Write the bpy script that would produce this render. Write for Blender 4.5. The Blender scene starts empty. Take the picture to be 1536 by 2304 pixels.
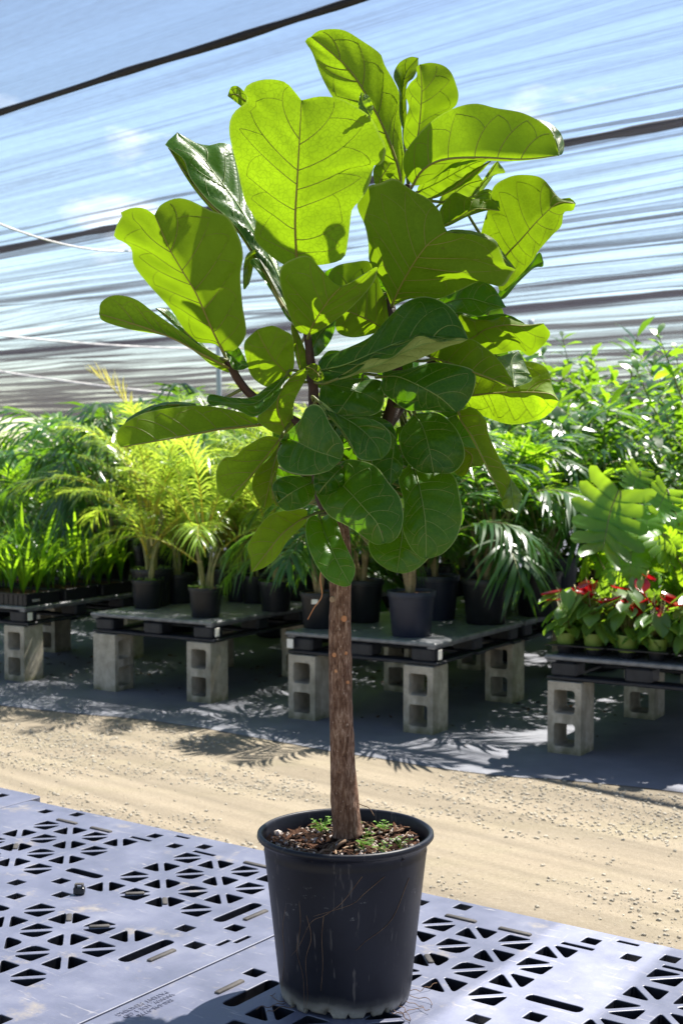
import bpy, math, random
import numpy as np
from mathutils import Vector, Matrix

# ------------------------------------------------------------------ camera, sky, sun
scene = bpy.context.scene
COL = scene.collection
F, TH, CZ = 3100.0, 0.0442, 1.62            # focal length in photo pixels, downward pitch, eye height
ZP, TREE_Y, ZC = 0.56, 2.65, 3.7            # potting table top, distance of the fig, canopy height
SUN = Vector((0.41, 0.44, 1.0)).normalized()

cam_data = bpy.data.cameras.new('camera')
cam = bpy.data.objects.new('camera', cam_data)
COL.objects.link(cam)
cam.location = (0, 0, CZ)
cam.rotation_euler = (math.pi / 2 - TH, 0, 0)
cam_data.sensor_fit = 'VERTICAL'
cam_data.sensor_height = 36.0
cam_data.lens = 36.0 * F / 2304.0
cam_data.clip_start = 0.05
cam_data.clip_end = 2000
cam_data.dof.use_dof = True
cam_data.dof.focus_distance = 2.66
cam_data.dof.aperture_fstop = 8.5
scene.camera = cam

world = bpy.data.worlds.new('World')
scene.world = world
world.use_nodes = True
wn, wl = world.node_tree.nodes, world.node_tree.links
wn.clear()
w_out = wn.new('ShaderNodeOutputWorld')
w_bg = wn.new('ShaderNodeBackground')
w_bg.inputs['Strength'].default_value = 0.062
sky = wn.new('ShaderNodeTexSky')
sky.sky_type = 'NISHITA'
sky.sun_disc = False
sky.sun_elevation = math.asin(SUN.z)
sky.sun_rotation = math.atan2(SUN.x, SUN.y)
sky.air_density = 1.0
sky.dust_density = 0.35
# small fair-weather clouds
w_tc = wn.new('ShaderNodeTexCoord')
w_map = wn.new('ShaderNodeMapping'); w_map.inputs['Scale'].default_value = (1, 1, 2.6)
w_noise = wn.new('ShaderNodeTexNoise'); w_noise.inputs['Scale'].default_value = 5.5
w_noise.inputs['Detail'].default_value = 8; w_noise.inputs['Roughness'].default_value = 0.55
w_ramp = wn.new('ShaderNodeValToRGB')
w_ramp.color_ramp.elements[0].position = 0.62; w_ramp.color_ramp.elements[1].position = 0.78
w_mix = wn.new('ShaderNodeMix'); w_mix.data_type = 'RGBA'
w_mix.inputs['B'].default_value = (9.5, 9.8, 10.4, 1)
wl.new(w_tc.outputs['Generated'], w_map.inputs['Vector'])
wl.new(w_map.outputs['Vector'], w_noise.inputs['Vector'])
wl.new(w_noise.outputs['Fac'], w_ramp.inputs['Fac'])
wl.new(w_ramp.outputs['Color'], w_mix.inputs['Factor'])
wl.new(sky.outputs['Color'], w_mix.inputs['A'])
wl.new(w_mix.outputs['Result'], w_bg.inputs['Color'])
wl.new(w_bg.outputs['Background'], w_out.inputs['Surface'])

sun_data = bpy.data.lights.new('sun', 'SUN')
sun_data.energy = 5.0
sun_data.angle = math.radians(0.53)
sun_data.color = (1.0, 0.95, 0.87)
sun = bpy.data.objects.new('sun', sun_data)
COL.objects.link(sun)
sun.location = (8, 9, 25)
sun.rotation_euler = SUN.to_track_quat('Z', 'Y').to_euler()

vs = scene.view_settings
vs.view_transform = 'Standard'
vs.look = 'None'
vs.gamma = 1.0
vs.use_curve_mapping = False
vs.exposure = 1.98
scene.cycles.transparent_max_bounces = 12
scene.cycles.max_bounces = 4
scene.cycles.diffuse_bounces = 2
scene.cycles.glossy_bounces = 2
scene.cycles.transmission_bounces = 3
scene.cycles.caustics_reflective = False
scene.cycles.caustics_refractive = False
scene.cycles.use_denoising = True

# ------------------------------------------------------------------ helpers
rng = np.random.default_rng(11)
random.seed(7)


def ray(px, py):
    x = (px - 768) / F
    y = -(py - 1152) / F
    c, s = math.cos(TH), math.sin(TH)
    return np.array([x, c + y * s, -s + y * c])


def at(px, py, Y):
    """point of the place seen at a photo pixel, at distance Y"""
    r = ray(px, py)
    return np.array([0, 0, CZ]) + r * (Y / r[1])


def on_plane(px, py, z):
    r = ray(px, py)
    return np.array([0, 0, CZ]) + r * ((z - CZ) / r[2])


_tab = np.random.default_rng(3).random((256, 256))


def vnoise(x, y):
    x = np.asarray(x, float); y = np.asarray(y, float)
    xi = np.floor(x).astype(int); yi = np.floor(y).astype(int)
    fx = x - xi; fy = y - yi
    fx = fx * fx * (3 - 2 * fx); fy = fy * fy * (3 - 2 * fy)
    a = _tab[xi & 255, yi & 255]; b = _tab[(xi + 1) & 255, yi & 255]
    c = _tab[xi & 255, (yi + 1) & 255]; d = _tab[(xi + 1) & 255, (yi + 1) & 255]
    return (a * (1 - fx) + b * fx) * (1 - fy) + (c * (1 - fx) + d * fx) * fy


def make_mesh(name, verts, faces, mats=(), smooth=True, uv=None, face_mat=None):
    me = bpy.data.meshes.new(name)
    me.from_pydata([tuple(map(float, v)) for v in verts], [], [tuple(int(i) for i in f) for f in faces])
    for m in mats:
        me.materials.append(m)
    if smooth:
        me.polygons.foreach_set('use_smooth', [True] * len(me.polygons))
    if face_mat is not None:
        me.polygons.foreach_set('material_index', list(face_mat))
    if uv is not None:
        lay = me.uv_layers.new(name='UVMap')
        idx = np.zeros(len(me.loops), int)
        me.loops.foreach_get('vertex_index', idx)
        lay.data.foreach_set('uv', np.asarray(uv, float)[idx].ravel())
    me.update()
    return me


def link(name, data, parent=None, loc=None, rot=None, scale=None):
    o = bpy.data.objects.new(name, data)
    COL.objects.link(o)
    if parent is not None:
        o.parent = parent
    if loc is not None:
        o.location = tuple(map(float, loc))
    if rot is not None:
        o.rotation_euler = rot
    if scale is not None:
        o.scale = (scale,) * 3 if isinstance(scale, (int, float)) else scale
    return o


def tag(o, label=None, cat=None, group=None, kind=None):
    if label: o['label'] = label
    if cat: o['category'] = cat
    if group: o['group'] = group
    if kind: o['kind'] = kind
    return o


def thing(name, label, cat, loc=(0, 0, 0), rz=0.0, group=None, scale=None):
    o = link(name, None, None, loc, (0, 0, rz), scale)
    o.empty_display_size = 0.1
    return tag(o, label, cat, group)


class MB:
    """collects pieces of one mesh"""
    def __init__(self):
        self.v, self.f, self.m, self.n = [], [], [], 0

    def add(self, v, f, mi=0):
        v = np.asarray(v, float).reshape(-1, 3)
        self.v.append(v)
        self.f += [tuple(int(i) + self.n for i in q) for q in f]
        self.m += [mi] * len(f)
        self.n += len(v)
        return self

    def box(self, c, s, bevel=0.0, rz=0.0, mi=0):
        c = np.array(c, float); h = np.array(s, float) / 2
        if bevel <= 0:
            v = np.array([[x, y, z] for x in (-1, 1) for y in (-1, 1) for z in (-1, 1)]) * h
            f = [(0, 1, 3, 2), (4, 6, 7, 5), (0, 4, 5, 1), (2, 3, 7, 6), (0, 2, 6, 4), (1, 5, 7, 3)]
        else:
            b = bevel
            v = []
            for z, k in ((-h[2], 1), (-h[2] + b, 0), (h[2] - b, 0), (h[2], 1)):
                i = b if k else 0
                x, y = h[0] - i, h[1] - i
                bb = b
                v += [(x, y - bb, z), (x - bb, y, z), (-x + bb, y, z), (-x, y - bb, z),
                      (-x, -y + bb, z), (-x + bb, -y, z), (x - bb, -y, z), (x, -y + bb, z)]
            v = np.array(v)
            f = []
            for r in range(3):
                for k in range(8):
                    f.append((r * 8 + k, r * 8 + (k + 1) % 8, r * 8 + 8 + (k + 1) % 8, r * 8 + 8 + k))
            f.append(tuple(range(7, -1, -1))); f.append(tuple(range(24, 32)))
        if rz:
            cz, sz = math.cos(rz), math.sin(rz)
            v = v @ np.array([[cz, sz, 0], [-sz, cz, 0], [0, 0, 1]])
        return self.add(v + c, f, mi)

    def tube(self, pts, rad, sides=6, mi=0, cap=True):
        P = np.asarray(pts, float); n = len(P)
        rad = np.broadcast_to(np.asarray(rad, float), (n,))
        T = np.gradient(P, axis=0)
        T /= np.linalg.norm(T, axis=1)[:, None] + 1e-12
        up = np.array([0.13, 0.31, 0.94]) if abs(T[0][2]) < 0.9 else np.array([1.0, 0.1, 0])
        N = np.cross(T, up); N /= np.linalg.norm(N, axis=1)[:, None] + 1e-12
        B = np.cross(T, N)
        a = np.arange(sides) * 2 * math.pi / sides
        V = P[:, None] + rad[:, None, None] * (np.cos(a)[None, :, None] * N[:, None] + np.sin(a)[None, :, None] * B[:, None])
        f = []
        for i in range(n - 1):
            for k in range(sides):
                k2 = (k + 1) % sides
                f.append((i * sides + k, i * sides + k2, (i + 1) * sides + k2, (i + 1) * sides + k))
        if cap:
            f.append(tuple(range(sides - 1, -1, -1)))
            f.append(tuple((n - 1) * sides + k for k in range(sides)))
        return self.add(V.reshape(-1, 3), f, mi)

    def lathe(self, prof, seg=40, mi=0, c=(0, 0, 0), close=False):
        prof = np.asarray(prof, float); n = len(prof)
        a = np.arange(seg) * 2 * math.pi / seg
        V = np.stack([prof[:, 0][:, None] * np.cos(a), prof[:, 0][:, None] * np.sin(a), np.repeat(prof[:, 1][:, None], seg, 1)], -1)
        f = []
        for i in range(n - 1):
            for k in range(seg):
                k2 = (k + 1) % seg
                f.append((i * seg + k, i * seg + k2, (i + 1) * seg + k2, (i + 1) * seg + k))
        return self.add(V.reshape(-1, 3) + np.array(c), f, mi)

    def grid(self, V, mi=0):
        n, m = V.shape[:2]
        f = [(i * m + j, i * m + j + 1, (i + 1) * m + j + 1, (i + 1) * m + j) for i in range(n - 1) for j in range(m - 1)]
        return self.add(V.reshape(-1, 3), f, mi)

    def mesh(self, name, mats, smooth=True):
        return make_mesh(name, np.concatenate(self.v), self.f, mats, smooth, face_mat=self.m)

    def build(self, name, mats, parent=None, smooth=True, **k):
        if not isinstance(mats, (list, tuple)): mats = [mats]
        return link(name, self.mesh(name, mats, smooth), parent, **k)


def smooth_by_angle(me, deg=35):
    try:
        me.set_sharp_from_angle(angle=math.radians(deg))
    except Exception:
        pass


def plate(name, loops, thick, bevel=0.0):
    """flat plate with holes: outer loop first, every loop a list of (x, y); z from -thick to 0"""
    cu = bpy.data.curves.new(name, 'CURVE')
    cu.dimensions = '2D'
    cu.fill_mode = 'BOTH'
    cu.extrude = thick / 2 - bevel
    cu.bevel_depth = bevel
    cu.bevel_resolution = 1
    cu.offset = -bevel
    for lp in loops:
        s = cu.splines.new('POLY')
        s.points.add(len(lp) - 1)
        for p, (x, y) in zip(s.points, lp):
            p.co = (x, y, 0, 1)
        s.use_cyclic_u = True
    o = bpy.data.objects.new(name, cu)
    COL.objects.link(o)
    dg = bpy.context.evaluated_depsgraph_get()
    me = bpy.data.meshes.new_from_object(o.evaluated_get(dg))
    bpy.data.objects.remove(o)
    bpy.data.curves.remove(cu)
    me.transform(Matrix.Translation((0, 0, -thick / 2)))
    me.polygons.foreach_set('use_smooth', [False] * len(me.polygons))
    return me


def round_poly(P, rads, n=4):
    """polygon with rounded corners"""
    P = [np.array(p, float) for p in P]
    out = []
    for i, p in enumerate(P):
        a, b = P[i - 1] - p, P[(i + 1) % len(P)] - p
        la, lb = np.linalg.norm(a), np.linalg.norm(b)
        a /= la; b /= lb
        ang = math.acos(max(-1, min(1, float(a @ b))))
        r = rads[i] if hasattr(rads, '__len__') else rads
        d = min(r / math.tan(ang / 2), la * 0.45, lb * 0.45)
        s, e = p + a * d, p + b * d
        for k in range(n + 1):
            t = k / n
            out.append((1 - t) ** 2 * s + 2 * t * (1 - t) * p + t * t * e)
    return [tuple(q) for q in out]


# ------------------------------------------------------------------ materials
def new_mat(name):
    m = bpy.data.materials.new(name)
    m.use_nodes = True
    m.node_tree.nodes.clear()
    nd, ln = m.node_tree.nodes, m.node_tree.links
    out = nd.new('ShaderNodeOutputMaterial')
    return m, nd, ln, out


def noise_node(nd, ln, scale, detail=4, rough=0.55, vec=None, dist=0.0):
    n = nd.new('ShaderNodeTexNoise')
    n.inputs['Scale'].default_value = scale
    n.inputs['Detail'].default_value = detail
    n.inputs['Roughness'].default_value = rough
    n.inputs['Distortion'].default_value = dist
    if vec is not None: ln.new(vec, n.inputs['Vector'])
    return n.outputs['Fac']


def ramp_node(nd, ln, fac, stops):
    r = nd.new('ShaderNodeValToRGB')
    el = r.color_ramp.elements
    while len(el) < len(stops): el.new(0.5)
    for e, (p, c) in zip(el, stops):
        e.position = p
        e.color = (*c, 1) if hasattr(c, '__len__') else (c, c, c, 1)
    ln.new(fac, r.inputs['Fac'])
    return r.outputs['Color']


def mixc(nd, ln, fac, a, b, mode='MIX'):
    m = nd.new('ShaderNodeMix'); m.data_type = 'RGBA'; m.blend_type = mode
    for s, v in (('Factor', fac), ('A', a), ('B', b)):
        if hasattr(v, 'links') or hasattr(v, 'is_linked'): ln.new(v, m.inputs[s])
        elif s == 'Factor': m.inputs[s].default_value = v
        else: m.inputs[s].default_value = (*v, 1)
    return m.outputs['Result']


def coords(nd, ln, scale=(1, 1, 1), kind='Object', rot=(0, 0, 0)):
    tc = nd.new('ShaderNodeTexCoord')
    mp = nd.new('ShaderNodeMapping')
    mp.inputs['Scale'].default_value = scale
    mp.inputs['Rotation'].default_value = rot
    ln.new(tc.outputs[kind], mp.inputs['Vector'])
    return mp.outputs['Vector']


def bump(nd, ln, h, strength=0.3, dist=0.01):
    b = nd.new('ShaderNodeBump')
    b.inputs['Strength'].default_value = strength
    b.inputs['Distance'].default_value = dist
    ln.new(h, b.inputs['Height'])
    return b.outputs['Normal']


def principled(nd, ln, out, color, rough=0.5, spec=0.5, normal=None):
    p = nd.new('ShaderNodeBsdfPrincipled')
    if hasattr(color, 'links'): ln.new(color, p.inputs['Base Color'])
    else: p.inputs['Base Color'].default_value = (*color, 1)
    if hasattr(rough, 'links'): ln.new(rough, p.inputs['Roughness'])
    else: p.inputs['Roughness'].default_value = rough
    p.inputs['Specular IOR Level'].default_value = spec
    if normal is not None: ln.new(normal, p.inputs['Normal'])
    if out is not None: ln.new(p.outputs['BSDF'], out.inputs['Surface'])
    return p


def simple(name, c1, c2, scale=8.0, rough=0.6, spec=0.4, bstr=0.2, bdist=0.004, aniso=(1, 1, 1), detail=5, r2=None):
    m, nd, ln, out = new_mat(name)
    v = coords(nd, ln, aniso)
    n = noise_node(nd, ln, scale, detail, 0.6, v)
    col = ramp_node(nd, ln, n, [(0.3, c1), (0.7, c2)])
    n2 = noise_node(nd, ln, scale * 6, 3, 0.6, v)
    principled(nd, ln, out, col, rough, spec, bump(nd, ln, n2, bstr, bdist))
    return m


def leaf_material(name, top, under, trans, tfac=0.45, rough=0.35, spec=0.5, vein=False, vary=0.25):
    m, nd, ln, out = new_mat(name)
    geo = nd.new('ShaderNodeNewGeometry')
    info = nd.new('ShaderNodeObjectInfo')
    v = coords(nd, ln)
    n = noise_node(nd, ln, 11, 5, 0.7, v)
    base = mixc(nd, ln, geo.outputs['Backfacing'], top, under)
    shade = nd.new('ShaderNodeMapRange')
    shade.inputs['To Min'].default_value = 1 - vary; shade.inputs['To Max'].default_value = 1 + vary
    ln.new(n, shade.inputs['Value'])
    shade2 = nd.new('ShaderNodeMapRange')
    shade2.inputs['To Min'].default_value = 1 - vary * .8; shade2.inputs['To Max'].default_value = 1 + vary * .8
    ln.new(info.outputs['Random'], shade2.inputs['Value'])
    mul = nd.new('ShaderNodeMath'); mul.operation = 'MULTIPLY'
    ln.new(shade.outputs['Result'], mul.inputs[0]); ln.new(shade2.outputs['Result'], mul.inputs[1])
    comb = nd.new('ShaderNodeCombineColor')
    for k in range(3): ln.new(mul.outputs[0], comb.inputs[k])
    base = mixc(nd, ln, 1.0, base, comb.outputs['Color'], 'MULTIPLY')
    tr = mixc(nd, ln, 1.0, trans, comb.outputs['Color'], 'MULTIPLY')
    nrm = None
    if vein:
        vo = nd.new('ShaderNodeTexVoronoi'); vo.feature = 'DISTANCE_TO_EDGE'
        vo.inputs['Scale'].default_value = 105
        wob = nd.new('ShaderNodeTexNoise'); wob.inputs['Scale'].default_value = 30; ln.new(v, wob.inputs['Vector'])
        vadd = nd.new('ShaderNodeVectorMath'); vadd.operation = 'MULTIPLY_ADD'; vadd.inputs[1].default_value = (0.02, 0.02, 0.02)
        ln.new(wob.outputs['Color'], vadd.inputs[0]); ln.new(v, vadd.inputs[2])
        ln.new(vadd.outputs[0], vo.inputs['Vector'])
        net = ramp_node(nd, ln, vo.outputs['Distance'], [(0.0, 1.0), (0.09, 0.0)])
        tr = mixc(nd, ln, net, tr, tuple(c * 0.86 for c in trans))
        base = mixc(nd, ln, 0.25, base, mixc(nd, ln, net, base, tuple(c * 1.9 for c in under)))
        spots = noise_node(nd, ln, 55, 2, 0.5, v)
        sp = ramp_node(nd, ln, spots, [(0.74, 0.0), (0.80, 1.0)])
        base = mixc(nd, ln, sp, base, (0.09, 0.06, 0.02))
        pk = mixc(nd, ln, 0.5, n, vo.outputs['Distance'])
        nrm = bump(nd, ln, pk, 0.22, 0.006)
        uvn = nd.new('ShaderNodeTexCoord'); su = nd.new('ShaderNodeSeparateXYZ'); ln.new(uvn.outputs['UV'], su.inputs[0])
        ab = nd.new('ShaderNodeMath'); ab.operation = 'ABSOLUTE'; ln.new(su.outputs['Y'], ab.inputs[0])
        mg = ramp_node(nd, ln, ab.outputs[0], [(0.965, 0.0), (0.985, 0.8)])
        base = mixc(nd, ln, mg, base, (0.30, 0.36, 0.14))
    p = principled(nd, ln, None, base, rough, spec, nrm)
    if vein:
        rr = nd.new('ShaderNodeMapRange'); rr.inputs['To Min'].default_value = rough; rr.inputs['To Max'].default_value = 0.65
        ln.new(geo.outputs['Backfacing'], rr.inputs['Value'])
        ln.new(rr.outputs['Result'], p.inputs['Roughness'])
        r3 = nd.new('ShaderNodeMapRange'); r3.inputs['To Min'].default_value = spec; r3.inputs['To Max'].default_value = 0.15
        ln.new(geo.outputs['Backfacing'], r3.inputs['Value'])
        ln.new(r3.outputs['Result'], p.inputs['Specular IOR Level'])
    t = nd.new('ShaderNodeBsdfTranslucent')
    ln.new(tr, t.inputs['Color'])
    mx = nd.new('ShaderNodeMixShader')
    mx.inputs['Fac'].default_value = tfac
    ln.new(p.outputs['BSDF'], mx.inputs[1]); ln.new(t.outputs['BSDF'], mx.inputs[2])
    ln.new(mx.outputs['Shader'], out.inputs['Surface'])
    return m


M = {}
M['fig_leaf'] = leaf_material('fig_leaf', (0.018, 0.060, 0.006), (0.115, 0.19, 0.014), (0.235, 0.39, 0.005), 0.5, 0.48, 0.75, True, 0.30)
M['fig_leaf_mature'] = leaf_material('fig_leaf_mature', (0.018, 0.074, 0.003), (0.09, 0.16, 0.012), (0.17, 0.42, 0.003), 0.33, 0.36, 0.32, True, 0.12)
M['fig_leaf_pale'] = leaf_material('fig_leaf_pale', (0.03, 0.09, 0.01), (0.30, 0.38, 0.13), (0.40, 0.55, 0.08), 0.35, 0.5, 0.3, True, 0.12)
M['fig_vein'] = leaf_material('fig_vein', (0.20, 0.27, 0.07), (0.17, 0.12, 0.035), (0.16, 0.17, 0.02), 0.3, 0.55, 0.3, False, 0.1)
M['fig_vein_top'] = simple('fig_vein_top', (0.15, 0.24, 0.04), (0.20, 0.30, 0.06), 20, 0.5)
M['fig_vein_under'] = simple('fig_vein_under', (0.20, 0.19, 0.03), (0.25, 0.21, 0.045), 20, 0.6)
M['petiole'] = simple('petiole', (0.10, 0.14, 0.025), (0.15, 0.16, 0.03), 30, 0.5)
M['twig'] = simple('twig', (0.022, 0.010, 0.007), (0.060, 0.026, 0.014), 40, 0.6, bstr=0.5)
M['areca'] = leaf_material('areca_leaf', (0.19, 0.31, 0.035), (0.22, 0.33, 0.05), (0.58, 0.76, 0.07), 0.45, 0.27, 0.5, False, 0.3)
M['areca_yellow'] = leaf_material('areca_leaf_yellow', (0.36, 0.32, 0.05), (0.40, 0.36, 0.06), (0.72, 0.66, 0.12), 0.45, 0.35, 0.5, False, 0.2)
M['kentia'] = leaf_material('kentia_leaf', (0.026, 0.085, 0.020), (0.05, 0.12, 0.025), (0.25, 0.52, 0.02), 0.35, 0.32, 0.6, False, 0.3)
M['seedling'] = leaf_material('seedling_leaf', (0.06, 0.17, 0.015), (0.08, 0.18, 0.02), (0.38, 0.66, 0.02), 0.45, 0.3, 0.5, False, 0.3)
M['monstera'] = leaf_material('monstera_leaf', (0.04, 0.14, 0.025), (0.10, 0.22, 0.03), (0.48, 0.76, 0.02), 0.45, 0.34, 0.5, False, 0.2)
M['shrub'] = leaf_material('shrub_leaf', (0.04, 0.12, 0.018), (0.07, 0.15, 0.03), (0.34, 0.62, 0.02), 0.42, 0.34, 0.5, False, 0.35)
M['anthurium'] = leaf_material('anthurium_leaf', (0.05, 0.14, 0.03), (0.09, 0.18, 0.04), (0.32, 0.55, 0.03), 0.35, 0.33, 0.5, False, 0.25)
M['spathe'] = leaf_material('anthurium_spathe', (0.36, 0.004, 0.010), (0.34, 0.010, 0.014), (0.48, 0.01, 0.015), 0.3, 0.2, 0.7, False, 0.15)
M['spadix'] = simple('spadix', (0.75, 0.6, 0.2), (0.8, 0.7, 0.35), 30, 0.5)
M['weed'] = leaf_material('weed_leaf', (0.12, 0.26, 0.03), (0.14, 0.26, 0.04), (0.4, 0.66, 0.04), 0.4, 0.45, 0.4, False, 0.3)
M['cane'] = simple('cane', (0.10, 0.13, 0.03), (0.24, 0.21, 0.09), 14, 0.5, aniso=(1, 1, 3))
M['cane_brown'] = simple('cane_brown', (0.12, 0.09, 0.04), (0.28, 0.22, 0.12), 14, 0.6, aniso=(1, 1, 3))
M['black_pot'] = simple('black_pot', (0.006, 0.007, 0.010), (0.012, 0.013, 0.018), 6, 0.42, 0.35, 0.05)
M['blue_pot'] = simple('blue_pot', (0.012, 0.015, 0.032), (0.022, 0.027, 0.048), 6, 0.45, 0.35, 0.05)
M['green_pot'] = simple('green_pot', (0.10, 0.17, 0.025), (0.15, 0.22, 0.04), 8, 0.45)
M['mulch'] = simple('mulch', (0.03, 0.018, 0.012), (0.20, 0.10, 0.06), 60, 0.9, 0.1, 1.0, 0.01)
M['sticker'] = simple('sticker', (0.75, 0.72, 0.66), (0.82, 0.8, 0.75), 5, 0.5)
M['steel'] = simple('galvanised_steel', (0.42, 0.46, 0.50), (0.55, 0.58, 0.60), 4, 0.45, 0.6)
M['cord'] = simple('support_cord', (0.55, 0.53, 0.52), (0.7, 0.68, 0.66), 10, 0.7)
M['black_seam'] = simple('black_seam', (0.006, 0.006, 0.008), (0.015, 0.014, 0.016), 20, 0.6, 0.3, 0.6, 0.01)
M['root'] = simple('root', (0.09, 0.05, 0.03), (0.24, 0.16, 0.10), 40, 0.8, 0.2, 0.4)
M['pale_root'] = simple('pale_root', (0.20, 0.13, 0.08), (0.36, 0.26, 0.17), 40, 0.8, 0.2, 0.4)
M['scar'] = simple('pruning_scar', (0.42, 0.16, 0.06), (0.55, 0.28, 0.14), 60, 0.7)
M['grip'] = simple('grip_rubber', (0.035, 0.033, 0.034), (0.10, 0.092, 0.084), 30, 0.7, 0.3)


def m_pallet():
    m, nd, ln, out = new_mat('pallet_plastic')
    v = coords(nd, ln)
    n = noise_node(nd, ln, 5, 6, 0.65, v)
    col = ramp_node(nd, ln, n, [(0.28, (0.078, 0.086, 0.130)), (0.55, (0.120, 0.130, 0.188)), (0.80, (0.19, 0.20, 0.255))])
    # dusty scuffs and pale scratches
    v2 = coords(nd, ln, (3, 26, 1), rot=(0, 0, 0.5))
    s = ramp_node(nd, ln, noise_node(nd, ln, 3.0, 6, 0.7, v2, 0.4), [(0.60, 0.0), (0.74, 0.9)])
    v3 = coords(nd, ln, (22, 2.5, 1), rot=(0, 0, 0.2))
    s2 = ramp_node(nd, ln, noise_node(nd, ln, 3.0, 6, 0.7, v3, 0.3), [(0.61, 0.0), (0.76, 0.7)])
    col = mixc(nd, ln, mixc(nd, ln, 0.5, s, s2, 'ADD'), col, (0.38, 0.36, 0.36))
    d = ramp_node(nd, ln, noise_node(nd, ln, 7, 5, 0.7, v), [(0.58, 0.0), (0.74, 0.8)])
    col = mixc(nd, ln, d, col, (0.30, 0.26, 0.20))
    rg = ramp_node(nd, ln, n, [(0.2, 0.36), (0.8, 0.56)])
    principled(nd, ln, out, col, rg, 0.55, bump(nd, ln, noise_node(nd, ln, 160, 3, 0.6, v), 0.12, 0.002))
    return m


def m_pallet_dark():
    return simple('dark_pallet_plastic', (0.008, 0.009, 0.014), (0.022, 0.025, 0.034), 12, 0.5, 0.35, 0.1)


def m_big_pot():
    m, nd, ln, out = new_mat('charcoal_pot')
    v = coords(nd, ln)
    n = noise_node(nd, ln, 9, 5, 0.6, v)
    col = ramp_node(nd, ln, n, [(0.3, (0.007, 0.008, 0.013)), (0.75, (0.014, 0.016, 0.025))])
    # thin scratches
    for rot, sc, lo, amt in (((0.0, 0.5, 0.0), (90, 90, 7), 0.64, 0.6), ((0.3, -0.6, 0.2), (70, 70, 5), 0.65, 0.5), ((0, 0, 0), (60, 60, 9), 0.71, 0.4)):
        vv = coords(nd, ln, sc, rot=rot)
        s = ramp_node(nd, ln, noise_node(nd, ln, 1.0, 3, 0.6, vv, 0.2), [(lo, 0.0), (lo + 0.07, amt)])
        col = mixc(nd, ln, s, col, (0.11, 0.10, 0.095))
    # dusty scuff band half way up
    sep = nd.new('ShaderNodeSeparateXYZ'); tc = nd.new('ShaderNodeTexCoord')
    ln.new(tc.outputs['Object'], sep.inputs[0])
    sc = noise_node(nd, ln, 34, 5, 0.75, coords(nd, ln, (1, 1, 1.6)))
    band = ramp_node(nd, ln, sep.outputs['Z'], [(0.17, 0.0), (0.20, 1.0), (0.235, 1.0), (0.26, 0.0)])
    bs = mixc(nd, ln, 1.0, band, ramp_node(nd, ln, sc, [(0.60, 0.0), (0.68, 1.0)]), 'MULTIPLY')
    col = mixc(nd, ln, bs, col, (0.16, 0.16, 0.16))
    # lime crust along the foot
    add = nd.new('ShaderNodeMath'); add.operation = 'MULTIPLY_ADD'
    ln.new(noise_node(nd, ln, 10, 5, 0.6, v), add.inputs[0]); add.inputs[1].default_value = 0.075
    ln.new(sep.outputs['Z'], add.inputs[2])
    foot = ramp_node(nd, ln, add.outputs[0], [(0.036, 0.95), (0.052, 0.6), (0.066, 0.12), (0.08, 0.0)])
    crust = ramp_node(nd, ln, noise_node(nd, ln, 40, 5, 0.7, v), [(0.3, (0.22, 0.21, 0.19)), (0.7, (0.5, 0.48, 0.43))])
    col = mixc(nd, ln, foot, col, crust)
    principled(nd, ln, out, col, ramp_node(nd, ln, n, [(0.3, 0.36), (0.7, 0.5)]), 0.25, bump(nd, ln, noise_node(nd, ln, 70, 4, 0.6, v), 0.1, 0.003))
    return m


def m_bark():
    m, nd, ln, out = new_mat('fig_bark')
    v = coords(nd, ln, (1, 1, 0.26))
    n = noise_node(nd, ln, 165, 6, 0.7, v, 0.5)
    n2 = noise_node(nd, ln, 14, 4, 0.6, coords(nd, ln))
    col = ramp_node(nd, ln, n, [(0.34, (0.070, 0.034, 0.022)), (0.5, (0.22, 0.122, 0.080)), (0.66, (0.46, 0.32, 0.235))])
    col = mixc(nd, ln, ramp_node(nd, ln, n2, [(0.45, 0.0), (0.7, 0.6)]), col, (0.085, 0.04, 0.026))
    fl = ramp_node(nd, ln, noise_node(nd, ln, 260, 3, 0.6, coords(nd, ln, (1, 1, 0.5))), [(0.64, 0.0), (0.70, 0.8)])
    col = mixc(nd, ln, fl, col, (0.50, 0.38, 0.30))
    principled(nd, ln, out, col, 0.85, 0.2, bump(nd, ln, n, 1.0, 0.008))
    return m


def m_soil():
    m, nd, ln, out = new_mat('potting_soil')
    v = coords(nd, ln)
    n = noise_node(nd, ln, 95, 6, 0.75, v)
    col = ramp_node(nd, ln, n, [(0.3, (0.008, 0.005, 0.004)), (0.5, (0.035, 0.018, 0.012)), (0.66, (0.12, 0.06, 0.035)), (0.74, (0.3, 0.22, 0.17))])
    principled(nd, ln, out, col, 0.95, 0.1, bump(nd, ln, n, 1.0, 0.02))
    return m


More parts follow.
